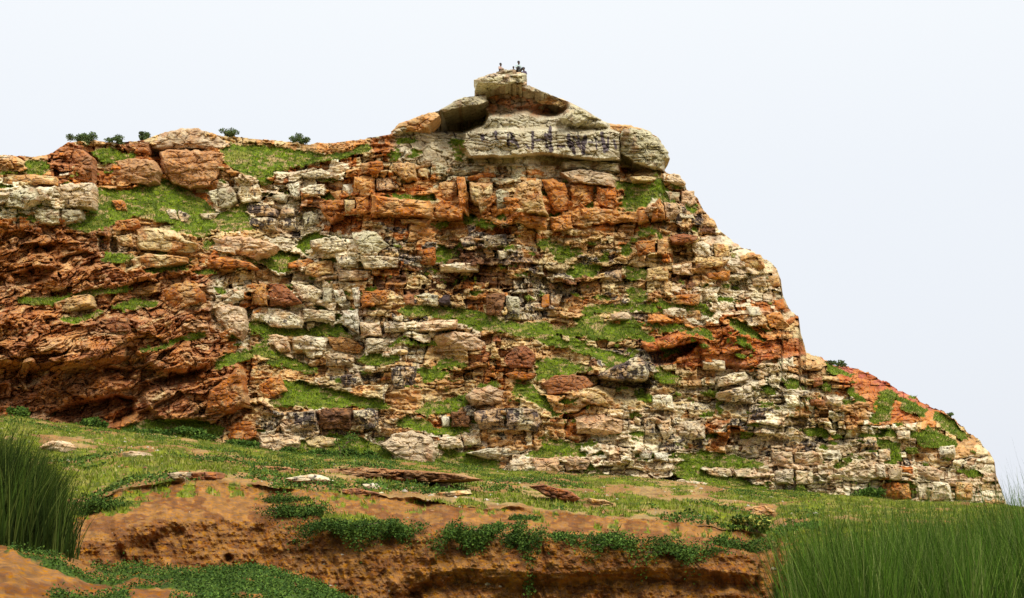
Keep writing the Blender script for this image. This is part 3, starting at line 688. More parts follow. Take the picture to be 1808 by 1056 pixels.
def rock(name, code, prot, label, P, dref=None, back=None, grooves=.05, group=None, fac=6, colmix=None, curve=.45, cat='rock', mat=None):
    P = np.asarray(P, float)
    c = P.mean(0)
    if dref is None:
        tq = rk.random((60, 2)); k = rk.integers(0, len(P), 60)
        q = c+(P[k]*(1-tq[:, :1])+P[k-1]*tq[:, :1]-c)*tq[:, 1:]**.5
        dref = float(np.percentile(depth_at(q[:, 0], q[:, 1]), 25))+.35
    d2 = np.roll(P, -1, 0); sl = np.hypot(*(d2-P).T); per = sl.sum()
    M = int(np.clip(per/1.6, 40, 300))
    ss = np.concatenate([[0], np.cumsum(sl)]); u = np.linspace(0, per, M, endpoint=False)
    cl = np.concatenate([P, P[:1]]); Q = np.stack([np.interp(u, ss, cl[:, 0]), np.interp(u, ss, cl[:, 1])], -1)
    sd = rk.integers(0, 9999); size = math.sqrt(max(30, np.ptp(P[:, 0])*np.ptp(P[:, 1])))
    nrm = Q-c; nrm /= np.maximum(np.hypot(*nrm.T), 1)[:, None]
    Q = Q+nrm*(fbm(Q[:, 0]/7, Q[:, 1]/7, sd, 3)*min(3.2, size*.09))[:, None]
    K = int(np.clip(size/3.2, 8, 26)); s = np.sin(np.linspace(0, 1, K+1)[1:]*math.pi/2)**.85
    n = 1-(1-s)
    X = c[0]+(Q[None, :, 0]-c[0])*n[:, None]; Y = c[1]+(Q[None, :, 1]-c[1])*n[:, None]
    hw = size*.5; mpp = dref/FP
    f = prot*(1-n[:, None]**16)*np.ones(X.shape)
    for _ in range(fac):                                  # chipped planes
        th = rk.random()*math.tau; dx, dy = math.cos(th), math.sin(th)
        dd = ((X-c[0])*dx/(np.ptp(P[:, 0])*.5)+(Y-c[1])*dy/(np.ptp(P[:, 1])*.5))
        f = np.minimum(f, prot*(1.0+rk.random()*.25)-(dd-.05-rk.random()*.45)*prot*(.1+rk.random()*.9))
    f = np.maximum(f, prot*.12*(1-n[:, None]))
    f = f+(1-(X-c[0])**2/(hw*3)**2)*0+curve*0
    amp_ = min(.17, size*mpp*.10)
    f = f+amp_*(1.3 if mat is None else 3.5)*fbm(X/11, Y/(8 if mat is None else 5), sd+3, 4)*(1-n[:, None]**12)
    gv = fbm(X/60, Y/5.+X*.01, sd+8, 2); f = f-grooves*3*np.exp(-np.abs(gv)*22)*(1-n[:, None]**12)
    if size > 24:                                         # joints and partings
        a1_, a2_, aid = vor(X/(13+size*.22)+.25*fbm(X/9, Y/9, sd+50, 2), Y/(7+size*.13)+.25*fbm(X/9, Y/9, sd+51, 2), sd+52)
        f = f-(.22*np.exp(-(a2_-a1_)*14)-(aid-.5)*.26)*(1-n[:, None]**12)*min(1, prot)
    Vf = at(X, Y, dref-f).reshape(-1, 3)
    cen = at(c[0], c[1], dref-f[0].mean())[None]
    bt = back if back is not None else max(1.0, min(3.0, size*mpp*.7))
    r1 = at(Q[:, 0], Q[:, 1], dref); b = []
    mid = r1.mean(0)
    for tt_, sc in ((.35, 1.02), (.75, .97), (1.0, .8)):
        q = mid+(r1-mid)*sc; q[:, 1] = dref+bt*tt_+.12*np.sin(u*.9+tt_*5); b.append(q)
    cb = mid.copy(); cb[1] = dref+bt*1.05
    V = np.concatenate([cen, Vf]+b+[cb[None]]); NR = K+3
    F = []
    idx = 1+np.arange(NR*M).reshape(NR, M)
    qd = np.stack([idx[:-1], np.roll(idx[:-1], -1, 1), np.roll(idx[1:], -1, 1), idx[1:]], -1).reshape(-1, 4)
    tr = np.concatenate([qd[:, [0, 1, 2]], qd[:, [0, 2, 3]],
        np.stack([np.zeros(M, int), np.roll(idx[0], -1), idx[0]], -1), np.stack([np.full(M, len(V)-1), idx[-1], np.roll(idx[-1], -1)], -1)])
    tr = tr[:, ::-1]
    px_ = np.concatenate([[c[0]], X.ravel(), np.tile(Q[:, 0], 3), [c[0]]]); py_ = np.concatenate([[c[1]], Y.ravel(), np.tile(Q[:, 1], 3), [c[1]]])
    pal = np.array(PAL[code]); a0, a1 = pal[rk.integers(0, len(pal))], pal[rk.integers(0, len(pal))]
    k = sm(fbm(px_/18, py_/12, sd+20, 4)*1.6+.5)[:, None]; col = a0*(1-k)+a1*k
    st = {'P': (.50, .30, .13), 'T': (.42, .17, .06), 'O': (.56, .37, .18), 'N': (.55, .36, .19), 'M': (.46, .24, .12), 'K': (.40, .30, .22)}.get(code, (.30, .17, .09))
    k2 = sm(fbm(px_/14, py_/14, sd+33, 4)*2.2-.15)[:, None]*.7; col = col*(1-k2)+np.array(st)*k2
    col = col*(.86+.28*rk.random())
    lv = .23 if code == 'K' else (.12 if code in 'GPW' else .06)
    lz = np.full(len(V), lv)*(.4+1.1*vn(px_/16, py_/12, sd+40))
    base = V[:, :].copy(); lo = base[:, 2].min(); loc = (V[:, 0].mean(), dref, lo)
    o = mesh_np(name, V, tr, mat or M_ROCK, col, {'lich': lz}, loc=loc)
    if label: tag(o, label, cat, group)
    return o
GRP = 'blocks and boulders standing out of the cliff'
labs = set()
for ln_ in ROCKS.splitlines():
    code_, pr, lab, po = ln_.split('|')
    assert lab not in labs, lab
    nw = len(lab.replace('-', ' ').split()); assert 4 <= nw <= 16, lab
    labs.add(lab)
    rock('rock', code_, float(pr)*.8, lab, pts(po), group=GRP)
# ---- summit: capstone, roof slabs and the round nose ----
dS = float(depth_at(890, 160)[0])
rock('rock', 'G', 2.2, 'big thick pale slab capping the summit, jutting out to the left', pts("837,141 848,137 862,131 880,130 905,131 922,129 930,131 929,146 915,146 895,150 870,158 850,166 840,168 838,155"), dref=dS-.6, back=4, grooves=.04)
rock('rock', 'G', 1.6, 'dark mottled rock lying across the summit slab between the seated people', pts("876,127 886,124 897,124 904,122 911,124 911,137 903,139 885,135 876,132"), dref=dS+.4, back=2.0)
rock('rock', 'P', 1.2, 'pale upright block beside the mottled rock on the summit slab', pts("911,128 922,127 923,139 912,140"), dref=dS+.5, back=2.0)
rock('rock', 'M', 1.3, 'thin pinkish slab wedged under the right end of the summit slab', pts("905,145 925,142 931,147 928,151 910,150"), dref=dS-.7, back=3)
rock('rock', 'G', 1.2, 'flat stone sticking out right below the summit slab', pts("920,150 935,151 945,155 945,161 935,162 918,158"), dref=dS+.1, back=3)
rock('rock', 'G', 1.2, 'small pinkish rock on the sloping left shoulder of the summit', pts("799,180 808,175 822,171 838,170 838,180 820,182 800,185"), dref=float(depth_at(820, 186)[0])-.2, back=2)
rock('rock', 'G', 2.6, 'sloping roof slab over the black summit cave', pts("776,194 800,181 835,171 858,168 862,178 850,185 815,189 782,199"), dref=float(depth_at(845, 176)[0])+.6, back=4)
rock('rock', 'T', 1.9, 'rounded rocks at the left corner of the black summit cave', pts("691,232 705,218 722,212 745,203 770,197 776,204 765,215 755,226 740,232 715,234"), dref=float(depth_at(745, 225)[0])+.3, back=3)
rock('rock', 'T', 2.2, 'brow of brown rock over the shaded hollow right of the summit', pts("935,164 950,163 975,169 1003,179 1006,186 995,192 980,186 955,184 938,176"), dref=float(depth_at(960, 200)[0])+.2, back=4)
rock('rock', 'G', 1.9, 'grey knob with a dark pit on the right shoulder of the summit', pts("990,208 1000,192 1010,186 1035,196 1062,212 1040,219 1020,224 1000,220"), dref=float(depth_at(1010, 220)[0])+.2, back=3)
dN = float(depth_at(1110, 240)[0])
rock('rock', 'G', 3.0, 'great rounded nose of grey rock overhanging the right flank', pts("1092,236 1100,226 1120,224 1145,231 1160,243 1172,256 1181,270 1182,280 1174,284 1172,304 1150,300 1125,290 1105,278 1094,270"), dref=dN-.3, back=6, grooves=.12, fac=4)
rock('rock', 'T', 1.6, 'layered top slab over the rounded nose of the right flank', pts("1060,216 1085,219 1110,221 1140,230 1162,242 1168,252 1140,250 1110,240 1085,238 1064,230"), dref=dN-.2, back=5, grooves=.1)
# ---------------- terrace, red bank, mound, ground ----------------
CR = pts("-400,930 24,915 110,905 150,892 180,880 230,862 300,854 380,850 450,856 520,866 560,868 640,872 700,880 760,884 800,890 850,896 930,900 1000,906 1100,914 1200,920 1260,928 1340,945 1365,950 1420,935 1500,930 1650,930 1810,935 2200,940")
TB = pts("-400,722 24,736 100,750 200,770 330,785 400,794 480,804 640,812 700,818 770,827 900,836 1000,840 1100,845 1200,854 1300,864 1400,872 1500,880 1600,887 1700,893 1760,896 1800,899 2200,899")
tcx = np.arange(-400, 2200, 2.2); c0 = np.interp(tcx, *zip(*CR))+3*fbm(tcx/26, tcx*0, 301, 3)+1.5*fbm(tcx/7, tcx*0, 302, 2)
t0 = np.interp(tcx, *zip(*TB))
d_c = np.interp(tcx, [-400, 24, 150, 400, 1340, 1380, 1500, 2200], [27, 27, 29, 32, 30, 28, 27, 27])
d_b = np.interp(tcx, [-400, 24, 400, 900, 1300, 1780, 2200], [82, 83, 87, 88, 90, 99, 105])+1
NT = 200
s = np.linspace(0, 1, NT)[:, None]
# in plan: depth grows from the crest to the foot of the hill
zc = (HORIZON-c0)/FP*d_c; zb = (HORIZON-t0)/FP*d_b
sd_ = s**1.35
Dt = d_c+(d_b-d_c)*sd_
bulge = np.sin(np.pi*sd_)
Zt = zc+(zb-zc)*sd_+bulge*np.interp(tcx, [0, 200, 500, 1000, 1400], [.5, .5, .25, .15, .1])
Xw = at(tcx[None, :], 900+0*Dt, Dt)[..., 0]
Zt = Zt+.28*fbm(Xw/5, Dt/5, 311, 4)*np.minimum(1, s*8)+.12*fbm(Xw/1.1, Dt/1.3, 312, 3)
Zt = Zt+.13*(sm((fbm(Xw/13, Dt/7, 313, 3)+.05)*9)-.5)*np.minimum(1, s*5)    # small earth steps
Tt = np.stack([Xw, Dt, CZ+Zt], -1)
PYt = HORIZON-Zt/Dt*FP
# bank face below the crest
NBK = 170
q = np.linspace(0, 1, NBK)[:, None]
PYb = c0+(1130-c0)*q
hpx = PYb-c0
rnd = sm(hpx/np.interp(tcx, [100, 200, 450, 600, 1300], [60, 75, 70, 55, 45]))
Db = d_c-3.2*rnd*np.interp(tcx, [-400, 1300, 1350, 1380], [1, 1, .9, .3])-hpx*.011+.6*fbm(tcx[None]/70+hpx/90, hpx/140, 321, 3)
rill = fbm((tcx[None]-hpx*.35+18*fbm(tcx[None]/70, hpx/60, 327, 2))/19, hpx/85, 322, 4, .55)+.6
rk2 = fbm(tcx[None]/7, PYb/6, 323, 4, .6)
Db = Db-.26*(rill-.6)*rnd-.11*rk2-.16*fbm(tcx[None]/26, PYb/14, 324, 3)
lay = fbm(tcx[None]/150, PYb/7, 325, 3); Db = Db-.05*lay
X2 = np.broadcast_to(tcx[None], PYb.shape)
for P, d_, b_ in (("700,1052 745,1028 820,1016 900,1022 1000,1026 1120,1014 1250,1018 1340,1024 1345,1140 690,1140", .8, 9),
                  ("1352,960 1372,965 1385,1140 1340,1140 1350,1000", .8, 2), ("190,975 320,930 340,1000 300,1010 200,1000", .5, 5), ("399,979 405,979 409,983 409,988 405,991 399,991 396,988 396,983", .35, 1)):
    m = pip(pts(P), X2+w1.mean()+4*rk2, PYb+3*lay).astype(float); Db = Db+d_*blur(blur(m, b_, 0), b_, 1)
Bk = at(X2, PYb, Db)
BR = np.concatenate([Tt[::-1], Bk[1:]], 0)
BRx = np.broadcast_to(tcx[None], (NT+NBK-1, len(tcx))); BRy = np.concatenate([PYt[::-1], PYb[1:]], 0)
EA = np.array([(.26, .122, .036), (.31, .152, .045), (.21, .088, .027), (.28, .135, .040)])
n1 = np.clip(fbm(BRx/35, BRy/16, 331, 4)*.7+.5, 0, .99)*3.99
CE = EA[n1.astype(int)]; k = fbm(BRx/9, BRy/9, 332, 3)[..., None]; CE = CE*(1+.35*k)
isT = np.concatenate([np.ones((NT, len(tcx))), np.zeros((NBK-1, len(tcx)))])
# green cover of the terrace
EG = np.concatenate([Zt[::-1]*0+fbm(Xw[::-1]/6, Dt[::-1]/7, 341, 4)+.5*fbm(Xw[::-1]/1.2, Dt[::-1]/2, 342, 3), np.full((NBK-1, len(tcx)), -1.)])
dist = np.concatenate([Dt[::-1], Db[1:]])
bias = np.interp(BRx, [-400, 300, 520, 900, 1200, 1400], [.30, .22, .12, .18, .28, .6])+np.clip((dist-34)/20, -.35, .25)*np.interp(BRx, [900, 1200], [1, .4])
GT = ((EG+bias > 0) & (isT > 0)).astype(float)
BARE = [pts(x) for x in ("440,826 560,836 640,842 740,838 830,845 850,852 830,852 740,848 650,846 560,842 480,834 420,822", "820,850 1000,850 1100,858 1200,850 1320,862 1250,872 1100,868 980,870",
    "900,846 1000,846 1010,852 905,852", "1120,868 1190,866 1190,876 1125,876", "60,770 150,775 210,790 280,795 270,802 200,797 120,792 60,785", "310,800 420,812 440,820 400,822 320,810",
    "260,845 480,842 640,858 700,866 860,880 760,890 560,872 450,860 260,862", "190,800 220,795 240,806 200,810", "1290,900 1370,890 1380,915 1300,925")]
tw = fbm(BRx/22, BRy/8, 343, 3)
for P in BARE: GT = np.where(pip(P, BRx+tw*14, BRy+tw*5), 0, GT)
GREENB = [pts(x) for x in ("560,902 600,910 640,905 672,918 670,940 640,948 600,942 575,930", "20,850 150,860 230,855 260,880 220,905 190,910 160,900 100,930 20,960")]
for P in GREENB: GT = np.where(pip(P, BRx+tw*14, BRy+tw*8), 1, GT)
GT = np.where((BRx > 1385+40*tw), 1, GT)
WX = BR[..., 0]; WY = BR[..., 1]
fleck = fbm(WX/.55, WY/.9, 351, 3)+.7*fbm(WX/2.6, WY/3.4, 352, 3)
GT = np.where((GT > 0) & (fleck > np.interp(BRx, [-400, 300, 900, 1300, 1450], [.30, .24, .26, .30, .45])), 0, GT)
GT = np.where((GT < 1) & (isT > 0) & (fleck < -.22), 1, GT)
lipg = (isT < 1) & (BRy < c0[None]+26) & (fbm(BRx/11, BRy/8, 353, 3)+.5*fbm(BRx/40, BRy/30, 354, 2) > .30); GT = np.where(lipg, 1, GT)
gnn = np.clip(fbm(BRx/30, BRy/9, 344, 4)*.8+.5, 0, .99)*3.99
TG = np.array([(.125, .16, .013), (.17, .195, .017), (.085, .115, .010), (.23, .22, .04)])[gnn.astype(int)]*(.8+.4*vn(BRx/3, BRy/2, 345))[..., None]
CT_ = np.where(isT[..., None] > 0, CE*.6+np.array((.33, .21, .09))*.4, CE)
dry = sm(fbm(BRx/60, BRy/12, 346, 3)*1.6+.2)[..., None]*(isT[..., None])*.5
CT_ = CT_*(1-dry)+np.array((.42, .33, .14))*dry
CB = CT_*(1-GT[..., None])+TG*GT[..., None]
terr = mesh_np('terrace_ground', BR.reshape(-1, 3), grid_faces(*BR.shape[:2]), M_EARTH, CB.reshape(-1, 3)); tag(terr, kind='structure')
def terr_at(px, py, F=None):
    j = np.clip(np.rint((np.asarray(px)-tcx[0])/2.2).astype(int), 0, len(tcx)-1)
    i = np.abs(BRy[:, j]-np.asarray(py)[None]).argmin(0)
    return BR[i, j]
rng = np.random.default_rng(8)
ar = np.zeros(BRx.shape)
ar[:-1, :-1] = np.linalg.norm(np.cross(BR[1:, :-1]-BR[:-1, :-1], BR[:-1, 1:]-BR[:-1, :-1]), axis=-1)
wgt = (GT*ar*1.0/np.maximum(dist, 20)**1.3*(BRx > -40)*(BRx < 1850)).ravel(); wgt /= wgt.sum()
ch = rng.choice(len(wgt), 110000, p=wgt)
Pt = BR.reshape(-1, 3)[ch]+np.stack([rng.normal(0, .04, len(ch)), rng.normal(0, .12, len(ch)), 0*ch], -1)
VV, FF, CC = blades(Pt, .085, .022, rng, np.array([(.14, .185, .013), (.185, .22, .017), (.09, .13, .010), (.26, .26, .045), (.32, .28, .09)]), lean=.4)
o = mesh_np('grass', VV, FF, M_LEAF, CC); tag(o, 'short yellow green grass covering the gently sloping terrace below the hill', 'grass', kind='stuff')
# leafy weeds in darker drifts
wd_ = fbm(WX/2.2, WY/5., 361, 4)+.3*fbm(WX/.4, WY/.6, 362, 2)
ww_ = ((wd_ > .16)*ar*isT/np.maximum(dist, 20)**1.2*(BRx > -40)*(BRx < 1450)).ravel(); ww_ /= ww_.sum()
WEEDP = BR.reshape(-1, 3)[rng.choice(len(ww_), 42000, p=ww_)]
# pebbles on the terrace and bank
ch = rng.choice(BRx.size, 3600, p=(lambda a: a/a.sum())((ar*(.12+isT)/np.maximum(dist, 20)*((BRx > -40) & (BRx < 1500))).ravel()))
PB = BR.reshape(-1, 3)[ch]; ns = len(PB)
oct_ = np.array([(1, 0, 0), (-1, 0, 0), (0, 1, 0), (0, -1, 0), (0, 0, 1), (0, 0, -1)], float); of = np.array([(0, 2, 4), (2, 1, 4), (1, 3, 4), (3, 0, 4), (2, 0, 5), (1, 2, 5), (3, 1, 5), (0, 3, 5)])
sz = (.012+.06*rng.random(ns)**5)[:, None, None]*(.6+.8*rng.random((ns, 6, 1)))
VP = PB[:, None]+oct_[None]*sz*np.array((1.3, 1, .8)); FP_ = (np.arange(ns)[:, None, None]*6+of[None]).reshape(-1, 3)
cp = np.array([(.5, .45, .3), (.42, .22, .1), (.55, .5, .4), (.3, .14, .07)])[rng.integers(0, 4, ns)]
o = mesh_np('pebbles', VP.reshape(-1, 3), FP_, M_EARTH, np.repeat(cp, 6, 0)); tag(o, 'small scattered stones lying on the terrace and the red earth bank', 'pebbles', kind='stuff')
# rocks lying on the terrace
for code_, pr, lab, po in (
    ('P', .7, 'pale wedge stone touching the dark brown slab on the terrace', "296,836 318,833 332,834 328,852 312,851 298,843"),
    ('R', .6, 'dark brown rectangular slab lying on the terrace at the left', "333,836 355,832 382,834 385,844 372,850 333,851"),
    ('P', .7, 'long smooth pale slab half sunk in the terrace grass', "505,845 530,839 556,838 572,842 581,848 560,855 520,853"),
    ('P', .5, 'small square pale stone on the terrace right of the earth ledge', "768,853 780,851 793,850 793,858 775,865 767,860"),
    ('P', .5, 'small flat pale stone near the left of the small square one', "640,855 660,853 668,864 660,868 645,862"),
    ('T', .4, 'flat buff slab in front of the small square pale stone', "756,872 790,868 830,864 832,872 800,876 760,879"),
    ('R', .5, 'low reddish brown slab at the bank crest left of centre', "596,866 620,862 660,868 672,872 640,876 605,872"),
    ('R', 1.1, 'reddish flat rock jutting over a black hollow on the terrace', "935,858 960,855 985,862 1010,868 1024,880 1012,887 990,885 965,875"),
    ('T', .7, 'small brown rock right of the reddish jutting one on the terrace', "1040,880 1065,882 1085,889 1065,895 1045,892"),
    ('T', .8, 'brown rock above the little bush at the right end of the terrace', "1308,905 1325,895 1350,893 1370,903 1360,910 1330,912"),
    ('M', .7, 'whitish mound rock half buried in grass at the left edge of the terrace', "70,790 85,779 105,778 117,788 112,799 90,801"),
    ('M', .5, 'small reddish stone on the left terrace slope', "216,800 230,796 250,798 252,806 235,810 218,807")):
    P = np.array(pts(po)); b_ = terr_at([P[:, 0].mean()], [P[:, 1].max()-1])[0]
    rock('rock', code_, pr*b_[1]/60, lab, P, dref=b_[1]+.25, back=1.4, grooves=.03, group='rocks lying on the terrace')
# the long overhanging lip of red earth
P = np.array(pts("540,834 580,828 640,826 700,828 760,832 820,838 850,846 820,850 770,852 740,848 700,851 660,847 630,848 600,843 570,845"))
b_ = terr_at([690.], [850.])[0]
rock('earth_ledge', 'N', 1.6, 'long overhanging lip of red brown earth across the terrace', P, dref=b_[1]-.2, back=3, grooves=.03, cat='earth ledge', mat=M_EARTH)
P = np.array(pts("450,822 500,824 545,832 570,838 540,840 500,834 455,830")); b_ = terr_at([510.], [838.])[0]
rock('earth_ledge', 'N', 1.0, 'shorter crumbling earth ledge at the left end of the long red one', P, dref=b_[1]-.1, back=2, grooves=.03, cat='earth ledge', mat=M_EARTH)
# ground sheet to the horizon
GZ = 1.35
gxs = np.concatenate([[-6000, -1500, -400, -120], np.arange(-60, 61, 1.0), [120, 400, 1500, 6000]]); gys = np.concatenate([[-2000, -300, -60], np.arange(-10, 45, 1.0), [70, 140, 400, 1500, 9000]])
GX, GY = np.meshgrid(gxs, gys); near = ((np.abs(GX) < 60) & (GY < 44) & (GY > -10))
GZZ = GZ+near*.12*fbm(GX/4, GY/4, 401, 3)
k = sm(fbm(GX/3, GY/3, 402, 3)*2+.6)[..., None]; GCC = np.array((.33, .16, .06))*(1-k)+np.array((.10, .17, .025))*k
g = mesh_np('ground', np.stack([GX, GY, GZZ], -1).reshape(-1, 3), grid_faces(*GX.shape)[:, ::-1], M_EARTH, GCC.reshape(-1, 3)); tag(g, kind='structure')
# mound in the foreground, lower left
mcx = np.arange(-260, 760, 3.)
mc = np.interp(mcx, [-260, 24, 100, 150, 200, 280, 350, 430, 500, 560, 620, 700, 760], [945, 955, 972, 993, 1000, 999, 1000, 1004, 1018, 1034, 1058, 1090, 1130])+4*fbm(mcx/30, mcx*0, 411, 3)
MZ = (HORIZON-mc)/FP*21.5
yy = np.linspace(14.5, 26, 90)[:, None]
prof = np.where(yy < 21.5, 1-((21.5-yy)/9)**2*.55, 1-((yy-21.5)/4.6)**2)
MH = (MZ[None]+CZ-GZ+.35)*prof+GZ-.35
MX = at(mcx[None], 1000+0*yy, yy)[..., 0]
MH = MH+.05*fbm(MX/1.0, yy/1.0, 412, 4)*1.5+.06*fbm(MX/.25, yy/.25, 413, 3)
gm = (fbm(MX/.9, yy/.9, 414, 4)+np.interp(mcx, [-260, 60, 180, 280, 330, 760], [-.6, -.45, -.18, -.05, .28, .6])[None]-.25*sm((yy-20.6)/.8)*(mcx < 380)[None] > 0)
cm = EA[(np.clip(fbm(MX/.8, yy/.8, 415, 4)*.7+.5, 0, .99)*3.99).astype(int)]*(1+.3*fbm(MX/.2, yy/.2, 416, 2))[..., None]
cm = np.where(gm[..., None], np.array((.07, .12, .02)), cm)
MV = np.stack([MX, yy+0*MX, MH], -1)
o = mesh_np('earth_mound', MV.reshape(-1, 3), grid_faces(*MX.shape)[:, ::-1], M_EARTH, cm.reshape(-1, 3)); tag(o, kind='structure')
def leaves(P, size, rng, colsv, up=.3):
    "small folded leaves, one quad each"
    n = len(P); a = rng.random(n)*math.tau; el = rng.normal(0.2, .6, n); sz = size*(.6+.8*rng.random(n))
    d = np.stack([np.cos(a)*np.cos(el), np.sin(a)*np.cos(el), np.sin(el)], -1)
    s_ = np.cross(d, rng.normal(0, 1, (n, 3))); s_ /= np.linalg.norm(s_, axis=1)[:, None]
    A = P; B = P+(d*.5+s_*.35)*sz[:, None]; Cc = P+d*sz[:, None]; Dd = P+(d*.5-s_*.35)*sz[:, None]
    c = colsv[rng.integers(0, len(colsv), n)]*(.7+.6*rng.random(n))[:, None]
    return np.stack([A, B, Cc, Dd], 1).reshape(-1, 3), np.arange(4*n).reshape(-1, 4), np.repeat(c, 4, 0)
LC1 = np.array([(.06, .12, .02), (.09, .16, .025), (.045, .09, .02), (.12, .19, .03)]); LC2 = np.array([(.09, .13, .05), (.12, .17, .06), (.07, .10, .04)])
gi, gj = np.nonzero(gm & (mcx > -40)[None]); ch = rng.integers(0, len(gi), 60000)
Pm = MV[gi[ch], gj[ch]]+rng.normal(0, .035, (len(ch), 3)); Pm[:, 2] += .03+.05*rng.random(len(ch))*(1+fbm(Pm[:, 0]/.4, Pm[:, 1]/.4, 418, 2))
VV, FF, CC = leaves(Pm, .036, rng, LC1*.8); o = mesh_np('ground_cover', VV, FF, M_LEAF, CC); tag(o, 'dark green low leafy plants covering the mound at the lower left', 'ground cover', kind='stuff')
Pw = WEEDP+rng.normal(0, 1, WEEDP.shape)*np.array((.05, .12, .0)); Pw[:, 2] += .02+.10*rng.random(len(Pw))*(1+fbm(Pw[:, 0]/.7, Pw[:, 1]/.9, 363, 2))
VV, FF, CC = leaves(Pw, .075, rng, LC1*.85); o = mesh_np('ground_cover', VV, FF, M_LEAF, CC); tag(o, 'low dark green weeds growing in drifts through the terrace grass', 'ground cover', kind='stuff')
# ---------------- creepers and bushes ----------------
M_BARK = mat_flat('bark', (.16, .10, .06))
def leafy(name, cat, label, C_, rx, ry, rz, n, size, cols_, group=None, stems=5, droop=None, clumps=9):
    C_ = np.asarray(C_, float); root = bpy.data.objects.new(name, None); link(root); root.location = tuple(C_); tag(root, label, cat, group)
    cc = rng.normal(0, .45, (clumps, 3))*np.array((rx, ry, rz))+np.array((0, 0, rz)); cr = (.30+.35*rng.random(clumps))
    k = rng.integers(0, clumps, n); dv = rng.normal(0, 1, (n, 3)); dv /= np.linalg.norm(dv, axis=1)[:, None]
    P = cc[k]+dv*(rng.random(n)**.4*cr[k])[:, None]*np.array((rx, ry, rz))*1.0
    if droop is not None: P[:, 2] -= np.abs(rng.normal(0, droop, n))*(np.sin(P[:, 0]*5/rx)*.5+.6); P[:, 1] -= .1
    P[:, 2] = np.maximum(P[:, 2], -99 if droop is not None else .02)
    V_, F_, c_ = leaves(P, size, rng, cols_); mesh_np('foliage', V_, F_, M_LEAF, c_, parent=root)
    b = bmesh.new()
    for q_ in range(stems):
        t_ = Vector(cc[rng.integers(0, clumps)]); r_ = Vector((rng.normal(0, .08)*rx, 0, 0)); d_ = t_-r_; Ln = max(d_.length, .05)
        m_ = bmesh.ops.create_cone(b, cap_ends=False, segments=5, radius1=.02+.012*rz, radius2=.008, depth=Ln)
        rot = d_.to_track_quat('Z', 'Y')
        for v_ in m_['verts']: v_.co = rot @ v_.co+(r_+t_)/2
    me = bpy.data.meshes.new('stem'); b.to_mesh(me); b.free(); me.materials.append(M_BARK); link(bpy.data.objects.new('stem', me), root)
    return root
G1 = 'creepers hanging along the red earth bank'
for lab, x_, y_, wpx, hpx_, dr in (
    ('sparse creeper sprawling up the left bank slope', 528, 905, 30, 26, .15), ('long dark creeper trailing along the bank, left of centre', 615, 925, 58, 18, .25),
    ('short creeper hanging left of centre with a thin tail', 712, 930, 28, 20, .35), ('thick rounded creeper hanging from the bank at the centre', 820, 940, 34, 24, .35),
    ('creeper trailing a long dark tail down the bank', 922, 948, 22, 32, .75), ('dark creeper joining the long tailed one from the left', 890, 925, 22, 12, .2),
    ('spreading leafy creeper right of the long tailed one', 1010, 945, 48, 16, .25), ('thick creeper patch in the middle of the right bank', 1100, 952, 48, 17, .3),
    ('last creeper of the row near the right end of the bank', 1195, 963, 42, 14, .25), ('ragged creeper at the right bend of the bank', 1290, 962, 34, 22, .25),
    ('loose creeper at the left shoulder of the bank', 195, 892, 24, 26, .35), ('thin strand of creeper high on the left bank slope', 510, 880, 22, 12, .1),
    ('pale green leafy tuft at the crest of the bank', 925, 912, 16, 9, .05)):
    b_ = terr_at([float(x_)], [float(y_)])[0]; mp = b_[1]/FP
    leafy('creeper', 'creeper', lab, b_+np.array((0, -.3, -.12)), wpx*mp*1.7, .34, hpx_*mp*.55, int(1800+wpx*hpx_*4.2), .048, LC1*.75, G1, 6, dr*.8, 48)
G2 = 'bushes at the foot of the hill'
for lab, x_, y_, wpx, hpx_, D_ in (
    ('dark green bush in the black hollow under the left red cliff', 165, 764, 26, 24, 80), ('small dark bush at the far left foot of the red cliff', 38, 742, 14, 24, 79),
    ('left half of the thicket at the foot of the left red cliff', 262, 783, 40, 22, 82), ('right half of the thicket at the foot of the left red cliff', 335, 790, 46, 26, 83),
    ('low bush where the thicket ends beside the pale rocks', 415, 800, 36, 18, 83), ('bush under the leaning sapling at the foot of the hill', 575, 818, 40, 22, 84),
    ('loose yellowish bush right of the leaning sapling', 640, 818, 34, 20, 84), ('low bush at the left of the sapling, among broken rocks', 515, 812, 24, 14, 84),
    ('grey green bush at the base of the right lower wall', 1530, 884, 26, 20, 92)):
    b_ = at(x_, y_, D_); leafy('bush', 'bush', lab, b_, wpx*D_/FP, .8, hpx_*D_/FP*.6, int(1500+wpx*hpx_*2.2), .17, LC1*.9, G2, 5)
leafy('bush', 'bush', 'dark bush with yellow flecks beside the tall grass on the terrace', terr_at([1335.], [940.])[0], .42, .35, .24, 2600, .07, np.array([(.05, .10, .02), (.08, .13, .02), (.4, .38, .08)]), None, 5)
